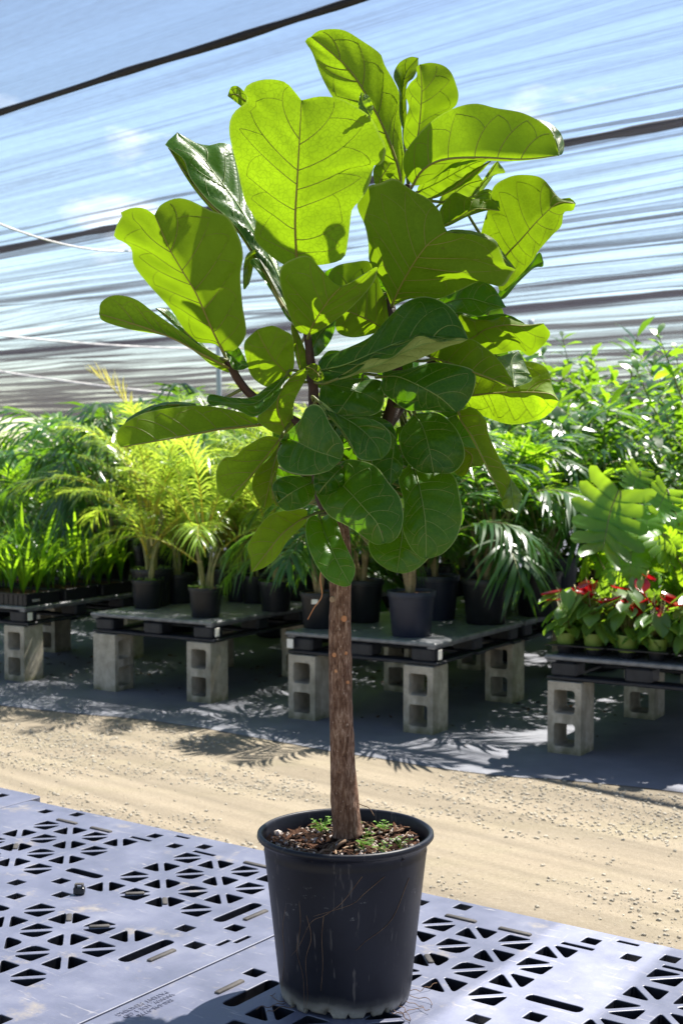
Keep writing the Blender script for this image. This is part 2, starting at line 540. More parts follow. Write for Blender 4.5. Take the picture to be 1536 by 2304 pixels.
def m_dirt():
    m, nd, ln, out = new_mat('packed_dirt')
    v = coords(nd, ln)
    # wheel tracks run along the path
    vt = coords(nd, ln, (0.5, 2.2, 1), rot=(0, 0, 0.55))
    n = noise_node(nd, ln, 1.6, 6, 0.6, vt, 0.3)
    col = ramp_node(nd, ln, n, [(0.3, (0.212, 0.178, 0.130)), (0.5, (0.230, 0.196, 0.145)), (0.72, (0.255, 0.222, 0.168))])
    g = ramp_node(nd, ln, noise_node(nd, ln, 1.1, 5, 0.65, vt), [(0.5, 0.0), (0.72, 0.45)])
    col = mixc(nd, ln, g, col, (0.185, 0.18, 0.09))
    f = noise_node(nd, ln, 55, 5, 0.75, v)
    col = mixc(nd, ln, 0.55, col, ramp_node(nd, ln, f, [(0.25, (0.15, 0.124, 0.088)), (0.55, (0.23, 0.195, 0.145)), (0.75, (0.33, 0.295, 0.24))]))
    h = mixc(nd, ln, 0.4, f, noise_node(nd, ln, 9, 5, 0.6, v))
    principled(nd, ln, out, col, 0.95, 0.1, bump(nd, ln, h, 0.45, 0.02))
    return m


def m_fabric():
    m, nd, ln, out = new_mat('weed_fabric')
    v = coords(nd, ln)
    n = noise_node(nd, ln, 1.7, 6, 0.65, v)
    col = ramp_node(nd, ln, n, [(0.3, (0.10, 0.106, 0.13)), (0.6, (0.165, 0.172, 0.20)), (0.8, (0.25, 0.245, 0.24))])
    d = ramp_node(nd, ln, noise_node(nd, ln, 26, 5, 0.75, v), [(0.62, 0.0), (0.72, 0.8)])
    col = mixc(nd, ln, d, col, (0.17, 0.12, 0.08))
    wv = nd.new('ShaderNodeTexWave'); wv.inputs['Scale'].default_value = 60
    ln.new(v, wv.inputs['Vector'])
    h = mixc(nd, ln, 0.6, wv.outputs['Fac'], noise_node(nd, ln, 7, 4, 0.6, v))
    principled(nd, ln, out, col, 0.6, 0.5, bump(nd, ln, h, 0.35, 0.01))
    return m


def m_concrete():
    m, nd, ln, out = new_mat('concrete_block')
    v = coords(nd, ln)
    info = nd.new('ShaderNodeObjectInfo')
    n = noise_node(nd, ln, 12, 6, 0.7, v)
    col = ramp_node(nd, ln, n, [(0.3, (0.34, 0.30, 0.24)), (0.7, (0.56, 0.51, 0.42))])
    f = noise_node(nd, ln, 120, 4, 0.7, v)
    col = mixc(nd, ln, ramp_node(nd, ln, f, [(0.56, 0.0), (0.70, 0.55)]), col, (0.13, 0.115, 0.095))
    # moss creeping up from the ground
    sep = nd.new('ShaderNodeSeparateXYZ'); tc = nd.new('ShaderNodeTexCoord')
    ln.new(tc.outputs['Object'], sep.inputs[0])
    a = nd.new('ShaderNodeMath'); a.operation = 'MULTIPLY_ADD'
    ln.new(noise_node(nd, ln, 9, 5, 0.7, v), a.inputs[0]); a.inputs[1].default_value = -0.22
    ln.new(sep.outputs['Z'], a.inputs[2])
    moss = ramp_node(nd, ln, a.outputs[0], [(0.0, 0.0), (0.001, 0.9), (0.03, 0.0)])
    mm = nd.new('ShaderNodeMapRange'); mm.inputs['From Min'].default_value = -0.13; mm.inputs['From Max'].default_value = -0.05
    mm.inputs['To Min'].default_value = 0.9; mm.inputs['To Max'].default_value = 0.0
    ln.new(a.outputs[0], mm.inputs['Value'])
    col = mixc(nd, ln, mm.outputs['Result'], col, (0.075, 0.085, 0.02))
    st = ramp_node(nd, ln, noise_node(nd, ln, 5, 4, 0.6, coords(nd, ln, (1, 1, 0.4))), [(0.48, 0.0), (0.68, 0.8)])
    col = mixc(nd, ln, st, col, (0.13, 0.125, 0.085))
    principled(nd, ln, out, col, 0.95, 0.1, bump(nd, ln, f, 0.6, 0.006))
    return m


def m_cloth(name, trans, lines, c=(0.018, 0.017, 0.021), tc=(0.045, 0.043, 0.052)):
    """open woven shade cloth: part of the light passes straight through; bunched pleats (in cloth coordinates) are denser"""
    m, nd, ln, out = new_mat(name)
    di = nd.new('ShaderNodeBsdfDiffuse'); di.inputs['Color'].default_value = (*c, 1)
    tl = nd.new('ShaderNodeBsdfTranslucent'); tl.inputs['Color'].default_value = (*tc, 1)
    gl = nd.new('ShaderNodeBsdfGlossy'); gl.inputs['Color'].default_value = (0.5, 0.5, 0.5, 1); gl.inputs['Roughness'].default_value = 0.35
    m1 = nd.new('ShaderNodeMixShader'); m1.inputs['Fac'].default_value = 0.5
    ln.new(di.outputs[0], m1.inputs[1]); ln.new(tl.outputs[0], m1.inputs[2])
    m2 = nd.new('ShaderNodeMixShader'); m2.inputs['Fac'].default_value = 0.05
    ln.new(m1.outputs[0], m2.inputs[1]); ln.new(gl.outputs[0], m2.inputs[2])
    tp_ = nd.new('ShaderNodeBsdfTransparent')
    big = noise_node(nd, ln, 1.0, 4, 0.6, coords(nd, ln, (0.075, 3.8, 1), 'UV'), 0.4)
    fine = noise_node(nd, ln, 1.0, 5, 0.65, coords(nd, ln, (0.16, 17.0, 1), 'UV'), 0.3)
    weave = noise_node(nd, ln, 1.0, 3, 0.6, coords(nd, ln, (9.0, 26.0, 1), 'UV'))
    pl_ = ramp_node(nd, ln, big, [(0.44, 0.0), (0.50, 0.85), (0.53, 1.0), (0.60, 0.15), (0.66, 0.0)])
    pf_ = ramp_node(nd, ln, fine, [(0.50, 0.0), (0.60, 0.8), (0.64, 0.2), (0.70, 0.0)])
    p_ = mixc(nd, ln, 1.0, pl_, pf_, 'ADD')
    wv = ramp_node(nd, ln, weave, [(0.3, 0.0), (0.7, 0.14)])
    p_ = mixc(nd, ln, 1.0, mixc(nd, ln, 1.0, p_, (lines, lines, lines), 'MULTIPLY'), wv, 'ADD')
    fac = nd.new('ShaderNodeMapRange')
    fac.inputs['To Min'].default_value = trans + 0.05; fac.inputs['To Max'].default_value = trans * 0.22
    ln.new(p_, fac.inputs['Value'])
    m3 = nd.new('ShaderNodeMixShader')
    ln.new(fac.outputs['Result'], m3.inputs['Fac'])
    ln.new(m2.outputs[0], m3.inputs[1]); ln.new(tp_.outputs[0], m3.inputs[2])
    ln.new(m3.outputs[0], out.inputs['Surface'])
    return m


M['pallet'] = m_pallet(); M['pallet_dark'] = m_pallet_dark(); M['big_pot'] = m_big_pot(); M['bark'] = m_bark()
M['soil'] = m_soil(); M['dirt'] = m_dirt(); M['fabric'] = m_fabric(); M['concrete'] = m_concrete()
M['cloth'] = m_cloth('smooth_shade_cloth', 0.58, 0.10)
M['cloth_creased'] = m_cloth('creased_shade_cloth', 0.77, 0.26)
M['cloth_pleated'] = m_cloth('pleated_shade_cloth', 0.82, 0.52)
M['cloth_far'] = m_cloth('far_shade_cloth', 0.62, 0.75, (0.035, 0.034, 0.037), (0.06, 0.058, 0.06))
M['curtain'] = m_cloth('curtain_cloth', 0.12, 0.4, (0.05, 0.048, 0.05), (0.035, 0.034, 0.036))
M['stone'] = simple('gravel_stone', (0.24, 0.21, 0.16), (0.44, 0.405, 0.335), 30, 0.9, 0.1, 0.3, 0.002)
M['perlite'] = simple('perlite', (0.35, 0.27, 0.22), (0.7, 0.62, 0.56), 60, 0.9)
M['added_hole_plate'] = simple('added_hole_plate', (0.30, 0.30, 0.31), (0.45, 0.45, 0.46), 20, 0.5)  # paler than the pallet so the added plates look sunlit
M['table_deck'] = simple('table_deck', (0.07, 0.076, 0.09), (0.22, 0.225, 0.24), 14, 0.42, 0.6, 0.1)
M['clip'] = simple('plastic_clip', (0.012, 0.012, 0.014), (0.03, 0.03, 0.034), 20, 0.4)
# ------------------------------------------------------------------ the setting: ground, path, canopy
ANG = -0.547
E1 = np.array([math.cos(ANG), math.sin(ANG), 0.0])       # along the path, to the right and nearer
NB = np.array([-math.sin(ANG), math.cos(ANG), 0.0])      # away from the path
ZV = np.array([0, 0, 1.0])

g = MB().grid(np.array([[(x, y, 0.0) for x in np.linspace(-300, 300, 9)] for y in np.linspace(-200, 500, 9)])[:, ::1])
o = g.build('ground', M['dirt'], smooth=False)
tag(o, 'packed tan dirt path between the tables', kind='structure')

edge = [(-2.17, 8.71), (-1.11, 8.18), (-0.04, 7.38), (0.74, 6.82), (1.62, 6.46)]
edge = [np.array(edge[0]) - 14 * E1[:2], np.array(edge[0]) - 5 * E1[:2]] + [np.array(p) for p in edge] + [np.array(edge[-1]) + 4 * E1[:2], np.array(edge[-1]) + 12 * E1[:2]]


def spline(P, n):
    P = np.asarray(P, float)
    if len(P) == 2:
        return P[0] + (P[1] - P[0]) * np.linspace(0, 1, n)[:, None]
    Q = np.vstack([2 * P[0] - P[1], P, 2 * P[-1] - P[-2]])
    out = []
    for i in range(1, len(Q) - 2):
        p0, p1, p2, p3 = Q[i - 1:i + 3]
        t = np.linspace(0, 1, 24, endpoint=False)[:, None]
        out.append(0.5 * ((2 * p1) + (-p0 + p2) * t + (2 * p0 - 5 * p1 + 4 * p2 - p3) * t ** 2 + (-p0 + 3 * p1 - 3 * p2 + p3) * t ** 3))
    D = np.vstack(out + [P[-1:]])
    s = np.concatenate([[0], np.cumsum(np.linalg.norm(np.diff(D, axis=0), axis=1))])
    u = np.linspace(0, s[-1], n)
    return np.stack([np.interp(u, s, D[:, k]) for k in range(D.shape[1])], 1)


ed = spline(edge, 220)
k = np.arange(220)
ed = ed + NB[:2] * (0.05 * (vnoise(k * 0.21, 3.3) - 0.5) + 0.02 * (vnoise(k * 0.9, 8.1) - 0.5))[:, None]
offs = [0, 0.03, 0.15, 0.4, 0.8, 1.4, 2.2, 3.5, 6, 12, 40, 150]
V = np.array([[(p[0] + NB[0] * d, p[1] + NB[1] * d, 0.004 + (0.012 * vnoise(i * 0.35, d * 3 + 2) if d else 0.0)) for i, p in enumerate(ed)] for d in offs])
o = MB().grid(V).build('weed_fabric', M['fabric'])
tag(o, 'dark woven weed fabric laid on the ground under the plant tables', kind='structure')

# loose stones in streaks along the path
ico_v, ico_f = [], []
_t = (1 + 5 ** 0.5) / 2
ico_v = np.array([(-1, _t, 0), (1, _t, 0), (-1, -_t, 0), (1, -_t, 0), (0, -1, _t), (0, 1, _t), (0, -1, -_t), (0, 1, -_t), (_t, 0, -1), (_t, 0, 1), (-_t, 0, -1), (-_t, 0, 1)]) / 1.9
ico_f = [(0, 11, 5), (0, 5, 1), (0, 1, 7), (0, 7, 10), (0, 10, 11), (1, 5, 9), (5, 11, 4), (11, 10, 2), (10, 7, 6), (7, 1, 8), (3, 9, 4), (3, 4, 2), (3, 2, 6), (3, 6, 8), (3, 8, 9), (4, 9, 5), (2, 4, 11), (6, 2, 10), (8, 6, 7), (9, 8, 1)]
mb = MB()
cnt = 0
while cnt < 11000:
    x, y = rng.uniform(-3.2, 3.0), rng.uniform(2.6, 9.4)
    if abs(x) > 0.28 * y + 0.2: continue
    s_, q_ = x * E1[0] + y * E1[1], x * NB[0] + y * NB[1]
    if q_ > np.interp(x, [-2.17, -0.04, 1.62], [-2.17 * NB[0] + 8.71 * NB[1], -0.04 * NB[0] + 7.38 * NB[1], 1.62 * NB[0] + 6.46 * NB[1]]) - 0.03: continue
    dens = vnoise(s_ * 0.8 + 5, q_ * 2.6) * 0.6 + vnoise(s_ * 3 + 9, q_ * 7) * 0.5
    if rng.random() > max(0.03, (dens - 0.55) * 4.0): continue
    r = 0.0026 + 0.0085 * rng.random() ** 3
    v = ico_v * (1 + 0.35 * (rng.random((12, 1)) - 0.5)) * np.array([1, rng.uniform(0.6, 1), rng.uniform(0.45, 0.7)]) * r
    a = rng.uniform(0, 6.28)
    v = v @ np.array([[math.cos(a), math.sin(a), 0], [-math.sin(a), math.cos(a), 0], [0, 0, 1]])
    mb.add(v + np.array([x, y, r * 0.25]), ico_f)
    cnt += 1
o = mb.build('gravel', M['stone'], smooth=False)
tag(o, 'loose pale stones scattered over the dirt path', 'gravel', kind='stuff')

# fallen leaf litter on the fabric under the tables
mb = MB()
for i in range(420):
    a, b = rng.uniform(-3.6, 2.6), rng.uniform(0.1, 1.7)
    p = np.array([-0.82, 8.70, 0.012]) + E1 * a + NB * b
    if vnoise(a * 1.5, b * 2) < 0.5: continue
    r = rng.uniform(0.012, 0.035); th = rng.uniform(0, 6.28)
    d1 = np.array([math.cos(th), math.sin(th), rng.uniform(-.2, .3)]) * r; d2 = np.array([-math.sin(th), math.cos(th), rng.uniform(-.2, .3)]) * r * 0.45
    mb.add([p - d1, p + d2 + ZV * .004, p + d1, p - d2], [(0, 1, 2, 3)])
o = mb.build('leaf_litter', M['mulch'], smooth=False)
tag(o, 'dry brown leaf litter on the weed fabric under the tables', 'leaf litter', kind='stuff')

# ---- shade canopy: black woven cloth bunched in folds between cables
RD = np.array([-0.7154, 0.6987, 0.0])      # direction of the cables
QD = np.array([0.6987, 0.7154, 0.0])       # across them, away
Q1 = 6.46 * 0.7154


def folds(r, q, amp, seed=0.0):
    w = 0.35 * vnoise(r * 0.22 + seed, q * 0.4)
    a = vnoise(r * 0.10 + seed, (q + w) * 1.7)
    b = vnoise(r * 0.16 + 7 + seed, (q + 0.6 * w) * 4.3)
    c = vnoise(r * 0.30 + 3 + seed, (q + 0.4 * w) * 10.5)
    d = vnoise(r * 2.0 + 3 + seed, q * 16)
    return amp * (0.95 * np.abs(a - 0.5) * 2 + 0.55 * np.abs(b - 0.5) * 2 + 0.22 * c + 0.05 * d)


def cloth_panel(name, q0, q1, dq, dr, amp0, amp1, sag, label, r0=-34, r1=34, skew=None, seed=0.0, mat='cloth'):
    qs = np.arange(q0, q1 + 1e-6, dq); rs_ = np.linspace(r0, r1, int(round((r1 - r0) / dr)) + 1)
    Rr, Qq = np.meshgrid(rs_, qs)
    t = (Qq - q0) / (q1 - q0)
    env = np.clip(np.minimum(t, 1 - t) * (q1 - q0) * 2.2, 0, 1)
    z = ZC - sag * 4 * t * (1 - t) - folds(Rr, Qq, amp0 + (amp1 - amp0) * t, seed) * env
    if skew is None:
        P = RD * Rr[..., None] + QD * Qq[..., None]
    else:
        P = RD * Rr[..., None] + QD * q1 + skew * ((Qq - q1)[..., None])
    P = P + ZV * z[..., None]
    mb = MB().grid(P)
    me = make_mesh(name, mb.v[0], mb.f, [M[mat]], True, np.stack([Rr, Qq], -1).reshape(-1, 2))
    return tag(link(name, me), label, 'shade cloth', 'shade cloth panels')


GD = np.array([0.53, 0.85, 0]); GD = GD / (GD @ QD)
rcross = lambda x, y: x * RD[0] + y * RD[1]
gap = []
for gx, gy in ((0.498, 3.068), (0.698, 2.911)):
    x, y = gx + SUN.x / SUN.z * (ZC - ZP), gy + SUN.y / SUN.z * (ZC - ZP)
    tt = Q1 - (x * QD[0] + y * QD[1])
    gap.append(rcross(x + GD[0] * tt, y + GD[1] * tt))
ra, rb = gap
cloth_panel('shade_cloth', Q1 - 16, Q1 + 0.01, 0.08, 0.25, 0.03, 0.05, 0.05, 'smooth blue-lit shade cloth above the topmost black seam at upper left', ra, ra + 26, GD)
cloth_panel('shade_cloth', Q1 - 16, Q1 + 0.01, 0.1, 0.3, 0.03, 0.05, 0.05, 'shade cloth overhead past the gap, casting the dark corner on the pallet', rb - 22, rb, GD, 4.0)
Q2, Q3, Q4 = 9.75 * 0.7154 + 0.75, 22.6 * 0.707, 44.0
cloth_panel('shade_cloth', Q1 - 0.005, Q2 + 0.01, 0.03, 0.22, 0.10, 0.20, 0.10, 'creased shade cloth between the two long black seams', -14, 22, None, 1.0, 'cloth_creased')
cloth_panel('shade_cloth', Q2 - 0.005, Q3 + 0.01, 0.05, 0.35, 0.14, 0.20, 0.12, 'shade cloth in many narrow folds behind the fig crown', -22, 34, None, 2.0, 'cloth_pleated')
cloth_panel('shade_cloth', Q3 - 0.005, Q4, 0.13, 0.9, 0.16, 0.26, 0.25, 'far greyish shade cloth low above the background plants', -40, 60, None, 3.0, 'cloth_far')
t_ = np.arange(-40, 60.1, 0.25)
P = np.array([[RD * r_ + QD * (44.0 + 0.25 * vnoise(r_ * 1.3, z_ * 0.3)) + ZV * z_ for r_ in t_] for z_ in np.linspace(0.0, ZC, 8)])
mb = MB().grid(P)
me = make_mesh('side_curtain', mb.v[0], mb.f, [M['curtain']], True, np.stack(np.meshgrid(np.linspace(0, ZC, 8), t_, indexing='ij'), -1).reshape(-1, 2))
tag(link('side_curtain', me), 'grey shade cloth curtain closing the far end of the shade house', 'shade cloth')


def cable(name, q, r0, r1, rad, label, n=160):
    r = np.linspace(r0, r1, n)
    P = RD * r[:, None] + QD * q + ZV * (ZC - 0.012 - 0.012 * vnoise(r * 1.3, q))[:, None]
    R_ = rad * (0.75 + 0.6 * vnoise(r * 3.1, q + 4))
    mb = MB(); mb.tube(P, R_, 8)
    o = mb.build(name, M['black_seam'])
    return tag(o, label, 'cable seam', 'black canopy seams')


cable('canopy_seam', Q1, -12, 20, 0.018, 'thick black canopy seam crossing the upper left corner', 260)
cable('canopy_seam', Q2, -14, 24, 0.030, 'black canopy seam meeting the tip of the drooping right leaf', 260)
cable('canopy_seam', Q3, -22, 34, 0.035, 'thin black canopy seam low at right under the folds')

for (x0, y0, Ya), (x1, y1, Yb), lab in (((-60, 478, 9.5), (330, 562, 13.0), 'pale cord strung under the canopy left of the fig'),
                                        ((-60, 826, 22.0), (720, 908, 26.0), 'long pale cord crossing low behind the left leaves'),
                                        ((-60, 748, 20.0), (620, 782, 26.0), 'pale cord just under the dark canopy edge at left')):
    a, b = at(x0, y0, Ya), at(x1, y1, Yb)
    t = np.linspace(0, 1, 24)[:, None]
    P = a + (b - a) * t - ZV * (0.10 * 4 * t * (1 - t))
    mb = MB(); mb.tube(P, 0.008 if Ya < 15 else 0.016, 5)
    tag(mb.build('support_cord', M['cord']), lab, 'cord', 'canopy cords')

for px, Yp, lab in ((493, 17.0, 'slim galvanised canopy post behind the left leaves'), (1192, 19.0, 'slim galvanised canopy post behind the right leaves')):
    p = at(px, 1000, Yp)
    t = thing('canopy_post', lab, 'post', (p[0], p[1], 0), 0, 'canopy posts')
    mb = MB(); mb.tube([(0, 0, 0), (0, 0, 1.2), (0, 0, 2.4), (0, 0, ZC - 0.3)], 0.032, 12); mb.build('pole', M['steel'], t)
    mb = MB(); mb.box((0, 0, 0.008), (0.16, 0.16, 0.012), 0.003); mb.build('base_plate', M['steel'], t)
    mb = MB(); mb.tube([(0, 0, ZC - 0.36), (0, 0, ZC - 0.28)], 0.042, 12); mb.build('collar', M['steel'], t)

# ------------------------------------------------------------------ potting table in front: moulded pallets on blocks
PANG = -0.625
P_CELL, P_BAR = 0.0975, 0.028


def module_holes(cx, cy, hub=0.020):
    h = (P_CELL - P_BAR) / 2
    gq = 0.0075 * math.sqrt(2)
    out = []
    for i in range(4):
        for j in range(4):
            ox, oy = cx + (i - 1.5) * P_CELL, cy - (j - 1.5) * P_CELL
            for s in (1, -1):
                # local y points away from the camera, so the even diagonals run from (-,-) to (+,+)
                if (i + j) % 2 == 0:
                    T = [(s * -h, s * h), (s * (h - gq), s * h), (s * -h, s * (-h + gq))]
                else:
                    T = [(s * h, s * h), (s * h, s * (-h + gq)), (s * (-h + gq), s * h)]
                rad = [0.006, 0.006, 0.006]
                cxn, cyn = T[0][0] + ox - cx, T[0][1] + oy - cy
                if abs(cxn) < 0.03 and abs(cyn) < 0.03: rad[0] = hub
                out.append(round_poly([(x + ox, y + oy) for x, y in T], rad, 3))
    return out


def rect(cx, cy, w, h, r=0.004):
    return round_poly([(cx - w / 2, cy - h / 2), (cx + w / 2, cy - h / 2), (cx + w / 2, cy + h / 2), (cx - w / 2, cy + h / 2)], r, 3)


PW, PD, PBACK = 1.328, 1.285, 0.565        # width, depth, distance from the centre to the back edge
PC = {'left': (-0.734, 3.30), 'right': (0.32, 2.482)}
hubs = [(-0.268, 0.252), (0.268, 0.252), (-0.268, -0.252), (0.268, -0.252)]
loops = [rect(0, PBACK - PD / 2, PW, PD, 0.02)]
for h_ in hubs: loops += module_holes(*h_)
long_slots = [(0.0, 0.150, 0.118, 0.030), (0.0, -0.150, 0.118, 0.030)]
side_slots = [(0.503, 0.15, 0.032, 0.15), (0.503, -0.15, 0.032, 0.15), (-0.503, 0.15, 0.032, 0.15), (-0.503, -0.15, 0.032, 0.15)]
for a_ in long_slots + side_slots: loops.append(rect(*a_, r=0.014))
sq = []
for x_, y_ in ((-0.08, 0.0), (0.0, 0.072), (0.0, -0.072), (0.08, 0.0), (-0.02, -0.42), (0.09, 0.50), (0.02, 0.46), (-0.09, 0.50),
               (0.477, 0.0), (0.565, -0.066), (0.565, 0.066), (-0.477, 0.0), (-0.565, 0.066), (-0.565, -0.066), (0.43, -0.60), (0.53, -0.57), (-0.43, -0.60), (-0.53, -0.57), (0.09, -0.52), (-0.09, -0.52),
               (-0.53, 0.50), (-0.43, 0.53), (0.43, 0.53), (0.55, 0.50)):
    sq.append((x_, y_)); loops.append(rect(x_, y_, 0.036, 0.036, 0.003))
thin = [(-0.10, 0.455, 0.075, 0.014), (0.13, 0.455, 0.075, 0.014), (0.50, 0.455, 0.075, 0.014), (-0.02, 0.535, 0.05, 0.012), (0.625, 0.02, 0.012, 0.05), (0.605, -0.02, 0.012, 0.04)]
for a_ in thin: loops.append(rect(*a_, r=0.003))
deck_mesh = plate('deck', loops, 0.045, 0.0018)
deck_mesh.materials.append(M['pallet']); deck_mesh.materials.append(M['pallet_dark'])   # bleached top; hole walls blackened to stand in for the shade inside
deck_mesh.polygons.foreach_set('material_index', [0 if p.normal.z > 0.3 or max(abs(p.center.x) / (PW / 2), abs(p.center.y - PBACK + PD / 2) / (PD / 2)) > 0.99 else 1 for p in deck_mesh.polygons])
mb = MB(); mb.box((0, 0, -0.024), (0.0385, 0.0385, 0.006)); hole_plate_mesh = mb.mesh('added_hole_plate', [M['added_hole_plate']], False)  # added plates, their pale colour stands in for sun seen through square holes
mb = MB(); mb.box((0, 0, -0.002), (0.080, 0.013, 0.013), 0.002); grip_mesh = mb.mesh('grip_strip', [M['grip']])
mb = MB(); mb.box((0, 0, -0.002), (0.046, 0.013, 0.010), 0.002); grom_mesh = mb.mesh('grommet', [M['grip']])
mb = MB()
for x_ in (-0.55, 0, 0.55):
    mb.box((x_, PBACK - PD / 2, -0.155), (0.12, PD - 0.02, 0.025), 0.004)
for y_ in (-0.6, 0, 0.6):
    mb.box((0, PBACK - PD / 2 + y_ * 0.97, -0.1545), (PW - 0.02, 0.115, 0.024), 0.004)
base_mesh = mb.mesh('bottom_frame', [M['pallet_dark']], False)
mb = MB(); mb.box((0, 0, -0.094), (0.13, 0.13, 0.097), 0.008); foot_mesh = mb.mesh('foot', [M['pallet_dark']], False)

blk = plate('block', [rect(0, 0.195, 0.19, 0.39, 0.004), rect(0, 0.105, 0.118, 0.125, 0.02), rect(0, 0.283, 0.118, 0.125, 0.02)], 0.19, 0.0025)
blk.transform(Matrix.Rotation(math.pi / 2, 4, 'X'))
blk.transform(Matrix.Translation((0, -0.095, 0)))
blk.materials.append(M['concrete'])


def block(p, rz, label, group=None):
    o = link('concrete_block', blk, None, (p[0], p[1], 0.005), (0, 0, rz))
    return tag(o, label, 'concrete block', group)


def front_pallet(c, rz, label, lid, blocks=True):
    t = thing('plastic_pallet', label, 'pallet', (c[0], c[1], ZP), rz, 'pallets of the potting table')
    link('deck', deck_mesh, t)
    for k_, (x_, y_) in enumerate(sq):
        if k_ % 3 != 1: link('added_hole_plate', hole_plate_mesh, t, (x_, y_, 0))
    link('bottom_frame', base_mesh, t)
    for x_ in (-0.55, 0, 0.55):
        for y_ in (-0.58, 0, 0.58):
            link('foot', foot_mesh, t, (x_, PBACK - PD / 2 + y_, 0))
    for x_, y_, r_ in ((-0.39, 0.455, 0), (-0.25, 0.452, 0), (0.31, 0.452, 0), (0.552, -0.155, math.pi / 2), (0.552, 0.155, math.pi / 2), (-0.555, -0.155, math.pi / 2), (-0.36, -0.465, 0), (0.28, -0.465, 0)):
        link('grip_strip', grip_mesh, t, (x_, y_, 0.0), (0, 0, r_))
    for (hx, hy), (i, j) in ((hubs[1], (1, 3)), (hubs[1], (2, 3)), (hubs[3], (1, 0)), (hubs[3], (2, 0)), (hubs[0], (1, 2)), (hubs[0], (0, 3)), (hubs[2], (3, 1)), (hubs[2], (2, 2))):
        ox, oy = hx + (i - 1.5) * P_CELL, hy - (j - 1.5) * P_CELL
        link('grommet', grom_mesh, t, (ox, oy, 0.001), (0, 0, math.pi / 4 if (i + j) % 2 == 0 else -math.pi / 4))
    if blocks:
        ca, sa = math.cos(rz), math.sin(rz)
        for k_, (x_, y_) in enumerate(((-0.5, 0.42), (0.5, 0.42), (-0.5, -0.6), (0.5, -0.6))):
            block((c[0] + x_ * ca - y_ * sa, c[1] + x_ * sa + y_ * ca), rz, 'concrete block under the ' + ('back left', 'back right', 'front left', 'front right')[k_] + ' corner of ' + lid, 'blocks under the potting table')
    return t


pl = front_pallet(PC['left'], PANG, 'grey-blue plastic pallet with lattice holes left of the fig pot', 'the left front pallet')
pr = front_pallet(PC['right'], PANG, 'grey-blue plastic pallet carrying the fig pot, crossed by a bright sun strip', 'the pallet that carries the fig')
e1p = np.array([math.cos(PANG), math.sin(PANG)])
nbp = np.array([-math.sin(PANG), math.cos(PANG)])
pz = np.array(PC['left']) - e1p * 1.333 + nbp * 0.05
front_pallet(pz, PANG, 'corner of a third plastic pallet at the far left edge of the table', 'the far left pallet')
# worn embossed lettering, upside down seen from here
txt = bpy.data.curves.new('lettering', 'FONT')
txt.body = '800-595-9776\nWWW. 1DE 1 GD\nPATENT PENDING'
txt.size = 0.017; txt.extrude = 0.0008; txt.align_x = 'CENTER'
txt.materials.append(M['pallet'])
to0 = bpy.data.objects.new('lettering', txt); COL.objects.link(to0)
tme = bpy.data.meshes.new_from_object(to0.evaluated_get(bpy.context.evaluated_depsgraph_get()))
bpy.data.objects.remove(to0)
to = bpy.data.objects.new('embossed_lettering', tme); COL.objects.link(to)
q = on_plane(345, 2266, ZP)
to.parent = pr
dq = np.array([q[0] - PC['right'][0], q[1] - PC['right'][1]]); ra_ = PANG
to.location = (dq[0] * math.cos(ra_) + dq[1] * math.sin(ra_), -dq[0] * math.sin(ra_) + dq[1] * math.cos(ra_), 0.0004)
to.rotation_euler = (0, 0, math.pi / 2 + math.pi)

# loose plastic clip on the pallet
q = on_plane(179, 2012, ZP)
t = thing('plastic_clip', 'small black plastic clip standing upright on the left pallet', 'clip', (q[0], q[1], ZP + 0.0005), PANG + 0.6)
mb = MB(); mb.box((0, 0, 0.009), (0.026, 0.018, 0.017), 0.002); mb.build('body', M['clip'], t, False)
mb = MB(); mb.box((-0.008, 0, 0.021), (0.004, 0.014, 0.008), 0.001); mb.box((0.008, 0, 0.021), (0.004, 0.014, 0.008), 0.001); mb.box((0, 0, 0.0245), (0.021, 0.012, 0.003), 0.001)
mb.build('hook', M['grip'], t, False)
# ------------------------------------------------------------------ the fiddle-leaf fig
BASE = np.array([at(777, 2235, TREE_Y)[0], TREE_Y, ZP])
KPX = TREE_Y / F


def tp(px, py, d=0.0):
    """point of the fig (tree frame) seen at a photo pixel; d = centimetres behind the trunk axis"""
    return at(px, py, TREE_Y + d / 100.0) - BASE


fig = thing('fiddle_leaf_fig', 'tall fiddle-leaf fig with big glossy leaves in a scuffed black nursery pot', 'fig tree', BASE)

# pot
zp0 = 0.0
H = 0.333
prof = []
for z, r in ((0.0, 0.116), (0.0, 0.121), (0.004, 0.1245), (0.014, 0.127), (0.03, 0.1292), (0.05, 0.131), (0.1, 0.1365), (0.15, 0.1415), (0.2, 0.147), (0.25, 0.1525), (0.29, 0.1568), (0.296, 0.1580), (0.300, 0.1572), (0.310, 0.1585), (0.318, 0.161),
             (0.3195, 0.168), (0.324, 0.1712), (0.330, 0.1705), (0.333, 0.1665), (0.332, 0.1625), (0.327, 0.1605), (0.30, 0.157), (0.27, 0.154)):
    prof.append((r, z))
seg = 160
mb = MB(); mb.lathe(prof, seg)
V = mb.v[0]
V[:, 2] *= 0.972
th = np.arctan2(V[:, 1], V[:, 0])
low = V[:, 2] < 0.006
notch = ((np.floor((th + math.pi) / (2 * math.pi) * 80) % 4) < 1) & low & (V[:, 2] < 0.005)
V[:, 2] += np.where(notch, 0.009, 0) + np.where(low & (np.cos(th + 1.95) > 0.985), 0.006, 0)
rr = 1 + 0.006 * np.sin(2 * th + 0.5) * (V[:, 2] / H)
V[:, 0] *= rr; V[:, 1] *= rr
mb.build('pot', M['big_pot'], fig)
mb = MB(); mb.lathe([(0.0, 0.012), (0.118, 0.012)], 40); mb.build('pot_floor', M['big_pot'], fig)

